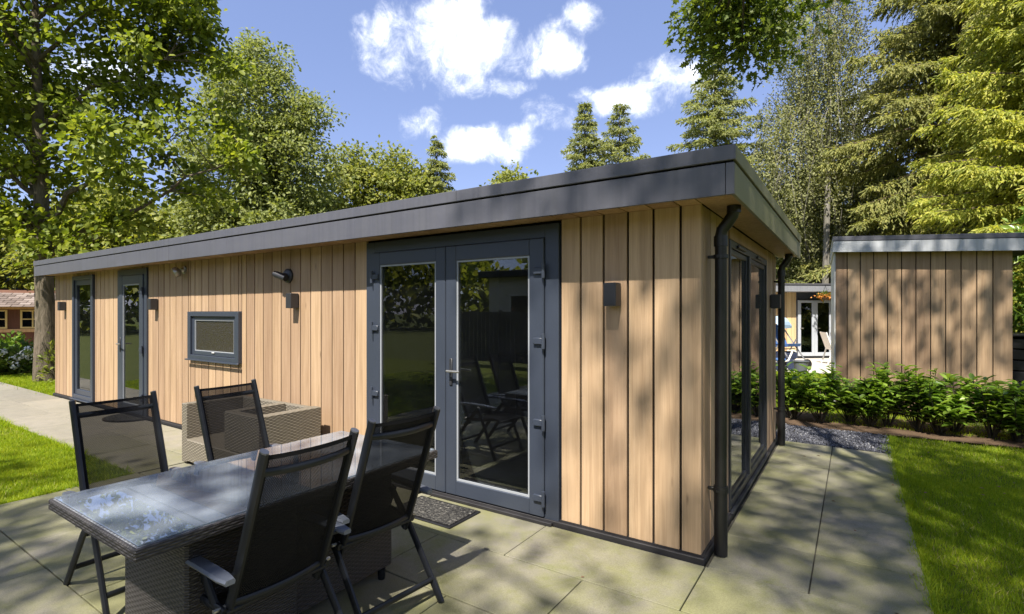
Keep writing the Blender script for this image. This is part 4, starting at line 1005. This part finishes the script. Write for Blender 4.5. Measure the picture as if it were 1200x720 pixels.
# ================================================================== VEGETATION
SUNV = np.array([0.12, -0.80, 0.70])      # leaves lean towards the side the light comes from
def nptube(mb, pts, r, n=6): mb.tube(pts, r, n, True)
def tree(name, label, base, H, tr, blobs, ncl, lpc, crad, L, Wd, leaf, bark, group=None, seed=1, tpl='rhomb', lean=(0, 0), trunk_top=0.75, keep=None, extra=(), nlimb=14, flat=0.55, hang=0.15, cat='tree', inner=0.5, near=None, helio=1.0):
    global rng
    rng = np.random.default_rng(seed); rd = random.Random(seed)
    t = thing(name, label, cat, base, 0, group)
    # trunk
    zt = H*trunk_top; tp = []
    for i in range(9):
        q = i/8; tp.append(np.array([lean[0]*q*q+0.12*math.sin(3.1*q+seed)*q, lean[1]*q*q+0.12*math.cos(2.3*q+seed)*q, zt*q-0.08*(i == 0)]))
    rs = [tr*(1.25 if i == 0 else 1)*(1-0.80*(i/8)**1.1) for i in range(9)]
    m = MB(); nptube(m, tp, rs, 12)
    # cluster centres
    vol = np.array([b[3]*b[4]*b[5] for b in blobs])**0.8; cnt = np.maximum(1, (ncl*vol/vol.sum()).astype(int)); C = []
    for b, k in zip(blobs, cnt):
        d = rdir(k); rr = inner+(1-inner)*rng.uniform(0, 1, (k, 1))**0.6
        C.append(np.array(b[:3])+d*rr*np.array(b[3:6]))
    C = np.concatenate(C)
    if len(extra): C = np.concatenate([C, np.array(extra)])
    if keep is not None: C = C[keep(C+np.array(base))]
    # limbs
    targets = [np.array(b[:3]) for b in blobs]
    pick = rng.choice(len(C), min(nlimb, len(C)), replace=False); targets += [C[i] for i in pick]
    nb = len(targets)
    if len(extra): targets += [np.array(e) for e in list(extra)[::6]]
    nodes = [p for p in tp[3:]]; nrad = [r for r in rs[3:]]
    for gi, g in enumerate(targets):
        hz = np.linalg.norm(g[:2]); z0 = min(max(g[2]-0.65*hz, zt*0.28), zt*0.97); q = z0/zt
        i = min(int(q*8), 7); s = tp[i]*(1-(q*8-i))+tp[i+1]*(q*8-i)
        r0 = min(tr*0.5, rs[i]*0.55)*(0.6+0.4*rd.random())*(1 if gi < nb else 0.35); pts = []; rr = []
        mid = (s+g)/2+np.array([0, 0, 0.10*np.linalg.norm(g-s)])
        if gi >= nb: mid = s*0.30+g*0.70+np.array([0, 0, 3.2])      # the hanging branch comes down from the crown
        for k in range(8):
            q = k/7; p = s*(1-q)**2+mid*2*q*(1-q)+g*q*q
            p = p+rng.normal(0, 0.035*np.linalg.norm(g-s), 3)*(0.3+q)*(0 < k < 7); pts.append(p); rr.append(max(0.012, r0*(1-0.88*q)))
        if keep is not None and gi < nb and not keep(np.array(pts)+np.array(base)).all(): continue
        nodes += pts[2:]; nrad += rr[2:]
        nptube(m, pts, rr, 6)
    NA = np.array(nodes)
    for c in C:
        d2 = ((NA-c)**2).sum(1)+0.6*np.maximum(0, NA[:, 2]-c[2])**2; i = int(d2.argmin()); s = NA[i]
        mid = (s+c)/2+rng.normal(0, 0.12, 3)*math.sqrt(d2[i])*0.5+np.array([0, 0, 0.06*math.sqrt(d2[i])])
        if keep is not None and not keep(np.array([s, (s+mid)/2, mid, (mid+c)/2, c])+np.array(base)).all(): continue
        nptube(m, [s, mid, c], [max(0.009, min(nrad[i]*0.6, 0.04)), 0.012, 0.006], 4)
    m.obj('trunk', bark, t, True)
    n = len(C)*lpc; ci = np.repeat(np.arange(len(C)), lpc)
    sz = rng.uniform(0.55, 1.35, len(C))[ci][:, None]
    off = rng.normal(0, 1, (n, 3))*np.array([1, 1, flat])*crad*sz
    P = C[ci]+off; P[:, 2] -= hang*(off[:, :2]**2).sum(1)/max(crad, .01)
    if keep is not None:
        kk = keep(P+np.array(base)); P = P[kk]; off = off[kk]; n = len(P)
    D = nrm(off)+0.9*rdir(n)-np.array([0, 0, 0.25]); Nn = rng.normal(0, .55, (n, 3))+helio*SUNV+(1-helio)*np.array([0, 0, 1.0])
    sc = rng.uniform(0.65, 1.3, n)
    if near is None: leaf_obj('crown', leaf, t, [leaf_arrays(P, D, Nn, L*sc, Wd*sc, tpl)])
    else:
        k = near(P+np.array(base)); leaf_obj('crown', leaf, t, [leaf_arrays(P[~k], D[~k], Nn[~k], (L*sc)[~k], (Wd*sc)[~k], tpl), leaf_arrays(P[k], D[k], Nn[k], 0.13*sc[k], 0.085*sc[k], 'oak')])
    return t

def conifer(name, label, base, H, tr, z0, r0, leaf, levels, per, droop=0.25, upc=0.1, tw=0.5, nl=0.16, nw=0.045, seed=1, group=None, shape=0.85, dens=1.0, pend=0.3, irregular=0.25, keep=None, sweep=0.5, fine=1.0):
    global rng
    rng = np.random.default_rng(seed)
    t = thing(name, label, 'tree', base, 0, group)
    m = MB(); nptube(m, [(0, 0, -0.1), (0.03, 0.02, H*0.35), (-0.02, 0.03, H*0.7), (0, 0, H)], [tr, tr*0.8, tr*0.42, 0.012], 9)
    Ps, Ds, Ls = [], [], []
    az0 = 0
    for lv in range(levels):
        q = (lv+0.5)/levels; z = z0+(H-z0)*q**0.92
        az0 += 2.4
        for b in range(per):
            az = az0+6.283*b/per+rng.normal(0, 0.22)
            Lb = r0*(1-q)**shape*rng.uniform(1-irregular, 1+irregular*0.6)+0.12
            zz = z+rng.normal(0, 0.10)
            uo = np.array([math.cos(az), math.sin(az), 0]); sd = np.array([-math.sin(az), math.cos(az), 0])
            u_ = upc+sweep*q; dr = droop*(1-0.5*q)
            def pt(s): return uo*(Lb*s)[:, None]+np.array([0, 0, 1])*(zz+Lb*(u_*s-dr*1.6*s**2+dr*0.55*s**4))[:, None]
            bs = pt(np.linspace(0, 1, 5)); nptube(m, bs, [max(0.012, 0.016*Lb), 0.012*Lb+.004, 0.009*Lb+.004, 0.006*Lb+.003, 0.004], 4)
            nt_ = max(4, int(Lb*13*dens)); s = np.linspace(0.12, 1.0, nt_)+rng.normal(0, .012, nt_); B = pt(s)
            for side in (-1, 1):
                tl = tw*np.minimum(1, 0.35+1.2*s)*(1.12-s)**0.6*rng.uniform(0.6, 1.25, nt_)*min(1.0, 0.35+Lb/2.2)+0.08
                dirt = nrm(uo*0.75+sd*side*rng.uniform(0.5, 1.1, nt_)[:, None]+np.array([0, 0, -1])*rng.uniform(0.0, pend*2, nt_)[:, None])
                ns = max(2, int(tw*11*fine))
                for k in range(ns):
                    f = (k+rng.uniform(0, 1, nt_))/ns
                    p = B+dirt*(tl*f)[:, None]; p[:, 2] -= pend*0.5*(tl*f)**1.5
                    d = nrm(dirt+rng.normal(0, .45, (nt_, 3))-np.array([0, 0, pend*0.8]))
                    Ps.append(p); Ds.append(d); Ls.append(np.full(nt_, nl))
            p = B+rng.normal(0, .02, B.shape); Ps.append(p); Ds.append(nrm(uo+rng.normal(0, .5, B.shape))); Ls.append(np.full(nt_, nl))
    m.obj('trunk', 'conifer_bark', t, True)
    P = np.concatenate(Ps); D = np.concatenate(Ds); L = np.concatenate(Ls)*rng.uniform(.6, 1.3, len(P))
    Nn = rng.normal(0, .5, P.shape)+SUNV
    leaf_obj('crown', leaf, t, [leaf_arrays(P, D, Nn, L, nw*rng.uniform(.7, 1.4, len(P)))])
    return t

def strands(name, label, base, H, tr, blobs, nst, seed, leaf='birch_leaf', lpl=26, slen=1.7, L=0.075, Wd=0.055, group=None):
    global rng
    rng = np.random.default_rng(seed)
    t = thing(name, label, 'tree', base, 0, group); m = MB()
    tp = [(0, 0, -0.1), (0.1, 0.05, H*0.3), (0.2, -0.05, H*0.6), (0.1, 0.1, H*0.97)]; nptube(m, tp, [tr, tr*.8, tr*.5, 0.02], 9)
    Ps, Ds = [], []
    vol = np.array([b[3]*b[4]*b[5] for b in blobs]); cnt = (nst*vol/vol.sum()).astype(int)
    for b, k in zip(blobs, cnt):
        g = np.array(b[:3]); hz = np.linalg.norm(g[:2]); s = np.array([0.15, 0, max(H*0.2, min(g[2]-0.6*hz, H*0.9))])
        nptube(m, [s, (s+g)/2+np.array([0, 0, 0.3]), g], [tr*0.35, tr*0.2, 0.012], 5)
        C = g+rdir(k)*(0.35+0.65*rng.uniform(0, 1, (k, 1))**0.5)*np.array(b[3:6])
        for c in C:
            ln = slen*rng.uniform(0.5, 1.3); dr = rdir(1)[0]*np.array([1, 1, 0])*0.35
            q = np.linspace(0, 1, 4); pts = c+np.outer(q, dr)*ln*0.6-np.outer(q**1.2, [0, 0, 1])*ln
            if rng.uniform() < 0.4: nptube(m, [g*0.4+c*0.6, c, pts[1], pts[3]], [0.014, 0.009, 0.006, 0.004], 3)
            f = rng.uniform(0, 1, lpl); p = c+np.outer(f, dr)*ln*0.6-np.outer(f**1.2, [0, 0, 1])*ln+rng.normal(0, .07, (lpl, 3)); Ps.append(p)
    m.obj('trunk', 'birch_bark', t, True)
    P = np.concatenate(Ps); n = len(P); D = rdir(n)-np.array([0, 0, 0.8])
    leaf_obj('crown', leaf, t, [leaf_arrays(P, D, rdir(n)*.8+SUNV, L*rng.uniform(.7, 1.3, n), Wd)])
    return t

CAMP = np.array([0.766, -3.275, 1.55]); FWD = np.array([-0.553, 0.833, 0.0]); RGT = np.array([0.833, 0.553, 0.0])

# --- big oak on the left
tree('oak_tree', 'big oak with thick leaning trunk at the left end of the cabin', (-14.55, 0.66, 0), 13.0, 0.20,
     [(0.0, 0.0, 8.5, 2.8, 2.8, 3.0), (2.0, 1.6, 7.4, 1.5, 1.6, 2.0), (-2.6, -1.6, 7.0, 2.6, 2.6, 2.6), (0.2, 0.0, 11.0, 2.3, 2.3, 2.0), (2.2, 1.4, 5.2, 1.9, 2.0, 1.1), (-1.2, -0.8, 4.6, 2.2, 2.2, 1.0), (0.6, 0.8, 3.3, 1.6, 1.4, 0.6), (1.9, 1.3, 9.7, 1.4, 1.4, 1.3)],
     325, 150, 0.28, 0.13, 0.09, 'oak_leaf', 'oak_bark', seed=3, lean=(-0.35, -0.2), nlimb=20, tpl='hex', flat=0.5)
# --- tall tree behind the cabin
tree('ash_tree', 'tall rounded grey green tree rising behind the cabin roof', (-23.4, 10.7, 0), 15.0, 0.24,
     [(0, 0, 10.6, 2.3, 2.3, 3.6), (1.3, 0.8, 8.6, 2.2, 2.2, 2.4), (-1.2, -0.8, 8.2, 2.2, 2.2, 2.4), (0.1, 0.1, 13.6, 1.2, 1.2, 1.3), (0.8, 0.4, 5.8, 2.4, 2.4, 1.8), (1.6, 1.2, 11.0, 1.3, 1.3, 1.5), (-1.8, -1.2, 5.4, 1.8, 1.8, 1.6)],
     430, 120, 0.40, 0.19, 0.11, 'ash_leaf', 'oak_bark', seed=11, nlimb=16, trunk_top=0.9)
# --- row behind the roof
row = [(-30, 15.5, 10.4, 'broad pale green tree just right of the tall tree behind the roof'), (-24.8, 17.3, 11.7, 'middle tree of the green row behind the roof, slightly tallest'),
       (-22.6, 19.0, 11.6, 'rounded green tree left of the dark spire behind the roof'), (-31.5, 12.0, 8.8, 'green tree half hidden behind the tall ash'),
       (-17.0, 23.5, 10.4, 'low pale tree top peeping over the middle of the roof'), (-28, 6.5, 7.6, 'bushy tree between the big oak and the tall tree'), (-34, 1.5, 8.0, 'green tree far behind the brown bungalow'), (-32, 8, 7.8, 'shaded tree behind the dark blue roof')]
for i, (x, y, H, lab) in enumerate(row):
    tree('leafy_tree', lab, (x, y, 0), H, 0.2, [(0, 0, H*0.68, 2.3, 2.3, H*0.26), (1.3, 0.9, H*0.52, 2.0, 2.0, 2.0), (-1.4, -0.9, H*0.50, 2.0, 2.0, 2.2), (0.3, -0.2, H*0.88, 1.2, 1.2, H*0.11), (0, 0, H*0.3, 2.2, 2.2, 1.6)],
         240, 110, 0.46, 0.25, 0.15, 'wood_leaf', 'oak_bark', 'trees behind the cabin', seed=20+i, nlimb=8, trunk_top=0.85)
conifer('spruce_tree', 'small pointed conifer top ending the green row behind the roof', (-20.6, 20.6, 0), 12.2, 0.15, 2.5, 3.8, 'fir_needle', 24, 6, seed=31, nl=0.22, nw=0.06, irregular=0.4, sweep=0.0, shape=1.1)
# --- conifers over the roof
conifer('spruce_tree', 'left of the two pointed spruces above the roof', (-11.6, 22.6, 0), 13.1, 0.16, 2, 4.2, 'fir_needle', 30, 6, seed=41, nl=0.20, nw=0.055, droop=0.22, upc=0.08, irregular=0.35, sweep=0.0, shape=1.15)
conifer('spruce_tree', 'right of the two pointed spruces above the roof', (-9.9, 23.4, 0), 12.9, 0.16, 2, 4.6, 'fir_needle', 24, 6, seed=42, nl=0.20, nw=0.055, droop=0.16, upc=0.14, irregular=0.45, sweep=0.05, shape=1.05)
conifer('fir_tree', 'bluish fir standing behind the roof corner under the hanging oak branch', (-4.2, 19.9, 0), 12.6, 0.18, 2, 4.6, 'fir_needle', 24, 6, seed=43, nl=0.18, nw=0.05, droop=0.26, upc=0.12, sweep=0.08, shape=1.0, dens=1.1, tw=0.62, irregular=0.4)
# --- birches
strands('birch_tree', 'tall pale birch with hanging twigs right of the roof corner', (-0.15, 18.2, 0), 17, 0.12, [(-0.3, -0.1, 13, 1.7, 1.7, 3.2), (0.3, 0.6, 9.5, 1.8, 1.8, 2.8), (-1.0, -0.6, 7.6, 1.3, 1.3, 2.0), (0.6, 0.4, 15.6, 1.6, 1.6, 1.6)], 1150, 51, L=0.085, Wd=0.06, lpl=34)
strands('birch_tree', 'lower birch leaning over the far cabin roof', (-0.9, 19.6, 0), 12, 0.13, [(0.2, 0, 8.6, 1.9, 1.9, 2.6), (0.9, 0.5, 6.0, 2.0, 1.8, 2.0), (-0.9, -0.6, 5.6, 1.5, 1.5, 1.8)], 850, 52, L=0.085, Wd=0.06, lpl=32)
# --- big spruce and golden hemlock on the right
conifer('spruce_tree', 'huge dark olive spruce towering behind the shed', (3.7, 18.6, 0), 19, 0.26, 2.2, 4.3, 'spruce_needle', 40, 7, seed=61, nl=0.15, nw=0.036, droop=0.34, upc=0.0, tw=0.75, pend=0.65, shape=0.7, dens=1.15, fine=1.6, irregular=0.35)
conifer('hemlock_tree', 'golden green hemlock with drooping sprays right behind the shed', (5.0, 13.6, 0), 11.6, 0.2, 0.8, 3.7, 'hemlock_needle', 34, 7, seed=62, nl=0.115, nw=0.034, droop=0.30, upc=0.12, tw=0.8, pend=0.55, shape=0.62, dens=1.3, fine=1.8)
conifer('spruce_tree', 'dark spruce filling the gap at the top right corner', (6.0, 19.5, 0), 18, 0.25, 2, 4.0, 'spruce_needle', 32, 6, seed=63, nl=0.26, nw=0.08, droop=0.3, tw=0.7, pend=0.5, shape=0.7)
conifer('cypress_tree', 'sunny yellow green conifer behind the far cabin roof', (-0.9, 24.5, 0), 8.2, 0.16, 0.5, 2.4, 'hemlock_needle', 24, 7, seed=64, nl=0.22, nw=0.08, droop=0.2, tw=0.6, pend=0.4, shape=0.6, group=None)
conifer('cypress_tree', 'olive conifer between the far cabin roof and the shed roof', (1.6, 22.0, 0), 7.6, 0.16, 0.5, 2.3, 'spruce_needle', 22, 7, seed=65, nl=0.22, nw=0.08, droop=0.2, tw=0.6, pend=0.4, shape=0.6)
tree('bay_tree', 'leafy green bush growing up against the right wall of the shed', (3.55, 8.1, 0), 4.0, 0.06, [(0, 0, 2.2, 0.8, 0.8, 1.0), (0.3, 0.2, 3.1, 0.7, 0.7, 0.7), (0.2, 0.0, 1.3, 0.7, 0.7, 0.7)], 70, 60, 0.2, 0.14, 0.06, 'laurel_leaf', 'twig_bark', seed=71, nlimb=4, cat='bush')
tree('bay_tree', 'tall leafy bush beyond the dark store at the right edge', (5.2, 8.6, 0), 5.0, 0.07, [(0, 0, 2.6, 1.1, 1.1, 1.4), (0.3, 0.2, 4.0, 0.9, 0.9, 0.9), (0, 0, 1.2, 1.0, 1.0, 0.8)], 110, 60, 0.24, 0.15, 0.065, 'shrub_leaf', 'twig_bark', seed=72, nlimb=5, cat='bush')

# --- oak standing behind the camera: shades the terrace, one branch hangs into view
def out_of_view(P):
    r = P-CAMP; d = r@FWD; l = r@RGT; z = r[:, 2]
    vis = (d > 0.2) & (np.abs(l) < d*1.08+0.4) & (z < d*0.66+0.25)
    hang = ((P-np.array([-0.40, 4.32, 5.72]))**2/np.array([1.0, 1.0, 1.0])**2).sum(1) < 1.15
    return ~vis | hang
ex = []
rr_ = np.random.default_rng(5)
HB = np.array([-0.54, 4.22, 5.55])
for k in range(26):
    q = rr_.uniform(0, 1); ex.append(HB+np.array([rr_.normal(0, 0.33), rr_.normal(0, .30), rr_.normal(0.20, 0.18)]))
for k in range(9): ex.append(HB+RGT*(0.06+0.06*rr_.normal())+np.array([rr_.normal(0.0, .10), rr_.normal(0, .10), -0.10-0.055*k+0.05*rr_.normal()]))
bx_ = np.array([4.6, -5.2, 0.0])
tree('oak_tree', 'oak over the terrace with dark leafy branch hanging in at the top', tuple(bx_), 14.0, 0.32,
     [(-2.0, 0.9, 9.8, 1.9, 2.0, 1.3), (0.6, 2.2, 10.2, 3.2, 3.6, 2.2), (-1.2, -0.6, 11.8, 3.2, 2.6, 1.6), (-1.0, 5.2, 9.4, 2.6, 2.4, 1.4), (2.6, 4.2, 9.6, 2.6, 2.6, 1.8), (3.4, 0.4, 9.0, 2.4, 2.4, 2.0), (-1.7, 7.4, 9.4, 2.1, 1.9, 1.1), (0.9, 7.2, 9.5, 1.9, 1.7, 1.0), (-4.9, -2.0, 9.0, 2.0, 1.7, 1.1)],
     215, 84, 0.36, 0.145, 0.095, 'canopy_leaf', 'oak_bark', seed=81, nlimb=14, trunk_top=0.7, helio=0.3, keep=out_of_view, inner=0.3, extra=[e-bx_ for e in ex], near=lambda P: ((P-CAMP)@FWD > 0.5)&(((P-CAMP)@FWD)*0.66+0.6 > (P-CAMP)[:, 2]))
tree('oak_tree', 'oak at the back of the garden mirrored in the doors', (-4.5, -10.5, 0), 12.5, 0.28,
     [(0.5, 1.6, 8.6, 2.4, 1.6, 1.6), (2.6, 1.4, 9.2, 2.0, 1.6, 1.5), (-1.0, -0.5, 9.8, 2.2, 2.0, 1.8), (0.8, -1.5, 6.5, 2.2, 2.0, 1.4)], 170, 90, 0.36, 0.15, 0.10, 'canopy_leaf', 'oak_bark', seed=82, nlimb=10, inner=0.3)
rng = np.random.default_rng(99)
# --- laurel hedge
hp = [(0.02, 5.30, .74, 'laurel shrub in the gap next to the far black downpipe'), (0.36, 5.24, .80, 'sunlit laurel shrub in front of the far terrace'), (0.72, 5.46, .66, 'laurel shrub below the left corner of the shed'),
      (1.14, 5.44, .80, 'tallest laurel shrub before the fourth shed board'), (1.47, 5.34, .76, 'bushy laurel shrub before the middle of the shed wall'), (1.86, 5.52, .66, 'low laurel shrub right of the middle of the shed wall'),
      (2.19, 5.38, .74, 'laurel shrub before the right half of the shed wall'), (2.63, 5.56, .66, 'laurel shrub near the right corner of the shed'), (2.92, 5.20, .74, 'laurel shrub at the right edge with large glossy leaves'), (2.40, 5.30, .60, 'small laurel shrub squeezed between two larger ones near the shed corner'), (0.95, 5.36, .60, 'small laurel shrub left of the tallest hedge plant'), (1.68, 5.30, .58, 'small dark laurel shrub in the middle of the hedge'), (3.35, 5.35, .80, 'laurel shrub beyond the right end of the hedge')]
for i, (x, y, hh, lab) in enumerate(hp):
    wid = rng.uniform(0.8, 1.25); t = thing('laurel_shrub', lab, 'shrub', (x, y, -0.02), 0, 'laurel shrubs in the hedge')
    m = MB(); parts = []; ns = 17
    for s in range(ns):
        a = 6.283*s/ns+rng.normal(0, .3); out = rng.uniform(0.06, 0.30)*wid; top = hh*rng.uniform(0.55, 1.05)
        q = np.linspace(0, 1, 6)[:, None]
        pts = np.array([0.03*math.cos(a), 0.03*math.sin(a), 0])+q*np.array([math.cos(a)*out, math.sin(a)*out, top])*np.array([1, 1, 1])+np.sin(q*3.14)*rng.normal(0, .03, 3)
        nptube(m, pts, [0.009, 0.008, 0.007, 0.006, 0.005, 0.003], 5)
        n = 27; f = rng.uniform(0.22, 1.0, n)**0.75; P = np.array([np.interp(f, q[:, 0], pts[:, j]) for j in range(3)]).T
        az = np.arange(n)*2.4+rng.uniform(0, 6); el = rng.uniform(-0.2, 0.9, n)*(0.4+0.6*f)
        D = np.c_[np.cos(az), np.sin(az), el]; Nn = np.c_[-np.cos(az)*el, -np.sin(az)*el, np.ones(n)]+rng.normal(0, .25, (n, 3))
        parts.append(leaf_arrays(P, D, Nn, rng.uniform(0.095, 0.165, n), rng.uniform(0.042, 0.064, n), 'laurel'))
    m.obj('stem', 'twig_bark', t, True)
    leaf_obj('foliage', 'laurel_leaf', t, parts)
# --- hydrangeas and shrubs by the bungalow
def bush(name, label, base, r, h, n, L, Wd, leaf, flowers=0, group=None, tpl='rhomb'):
    t = thing(name, label, 'bush', base, 0, group)
    m = MB()
    for k in range(9):
        a = rng.uniform(0, 6.28); nptube(m, [(0, 0, 0), (r*.4*math.cos(a), r*.4*math.sin(a), h*.5), (r*.8*math.cos(a), r*.8*math.sin(a), h*.9)], [0.02, 0.012, 0.006], 4)
    m.obj('stem', 'twig_bark', t)
    d = rdir(n); d[:, 2] = np.abs(d[:, 2])*1.0; rad = rng.uniform(0.25, 1, n)**0.5*(1+0.22*np.sin(7*d[:, 0]+3*d[:, 1])*np.cos(5*d[:, 2]+d[:, 1]*6))
    P = d*rad[:, None]*np.array([r, r, h])
    leaf_obj('foliage', leaf, t, [leaf_arrays(P, d+rdir(n)*.8, rdir(n)*.6+np.array([0, 0, 1.0]), L*rng.uniform(.7, 1.3, n), Wd, tpl)])
    if flowers:
        parts = []
        for k in range(flowers):
            d = rdir(1)[0]; d[2] = abs(d[2])*0.9; c = d*np.array([r, r, h])*1.02
            q = 26; dd = rdir(q); parts.append(leaf_arrays(c+dd*0.08, np.cross(dd, rdir(q)), dd, 0.07, 0.06))
        leaf_obj('flowers', 'white_petal', t, parts)
    return t
G_ = 'bushes below the brown bungalow'
bush('hydrangea', 'white flowering hydrangea at the left edge of the picture', (-17.0, 0.1, -0.03), 0.7, 0.72, 900, 0.15, 0.10, 'shrub_leaf', 26, G_)
bush('hydrangea', 'white flowering hydrangea just left of the oak trunk', (-16.9, 1.0, -0.03), 0.65, 0.70, 900, 0.15, 0.10, 'shrub_leaf', 22, G_)
bush('evergreen_bush', 'dark green bush behind the white hydrangeas', (-18.4, 0.7, -0.03), 1.0, 0.85, 1600, 0.15, 0.08, 'laurel_leaf', 0, G_)
bush('evergreen_bush', 'dark green bush right of the oak trunk beside the cabin end', (-17.2, 2.3, -0.03), 0.7, 0.85, 1300, 0.14, 0.07, 'shrub_leaf', 0, G_)
bush('evergreen_bush', 'dark green bush at far left under the bungalow window', (-18.3, -0.7, -0.03), 0.9, 0.8, 1300, 0.15, 0.08, 'shrub_leaf', 0, G_)
bush('evergreen_bush', 'tallest bush behind the oak trunk', (-19.5, 2.4, -0.03), 1.0, 0.75, 1300, 0.15, 0.08, 'shrub_leaf', 0, G_)
bush('sapling', 'pale green sapling sprouting at the foot of the oak trunk', (-14.2, 0.75, -0.03), 0.32, 1.0, 260, 0.12, 0.06, 'sapling_leaf')
# fallen leaves
n = 60; P = np.c_[rng.uniform(1.05, 3.2, n), rng.uniform(0, 4.6, n), np.full(n, 0.006)]; P2 = np.c_[rng.uniform(-2.5, 1.1, 26), rng.uniform(-2.5, 3.6, 26), np.full(26, 0.003)]
P = np.concatenate([P, P2]); n = len(P); az = rng.uniform(0, 6.28, n)
o = leaf_obj('fallen_leaves', 'bark_litter', None, [leaf_arrays(P, np.c_[np.cos(az), np.sin(az), 0*az], np.c_[rng.normal(0, .2, n), rng.normal(0, .2, n), np.ones(n)], rng.uniform(.02, .045, n), rng.uniform(.012, .026, n))])
tag(o, 'scattered dry brown leaves on the lawn and stone path', 'leaves', kind='stuff')
# --- woodland all around
n = 46000; az = rng.uniform(0, 6.283, n); rad = 46+rng.normal(0, 3.5, n)
top = 7.6+1.3*np.sin(az*7)+1.0*np.sin(az*17+1)+0.7*np.sin(az*41)
z = top*rng.uniform(0.0, 1.0, n)**0.75
P = np.c_[-6+rad*np.cos(az), 4+rad*np.sin(az), z]
o = leaf_obj('woodland', 'wood_leaf', None, [leaf_arrays(P, rdir(n), rdir(n)*.7+SUNV*0.8, rng.uniform(.6, 1.3, n), rng.uniform(.4, .8, n))])
tag(o, 'dense far green woodland closing the view behind the trees', 'woodland', kind='stuff')
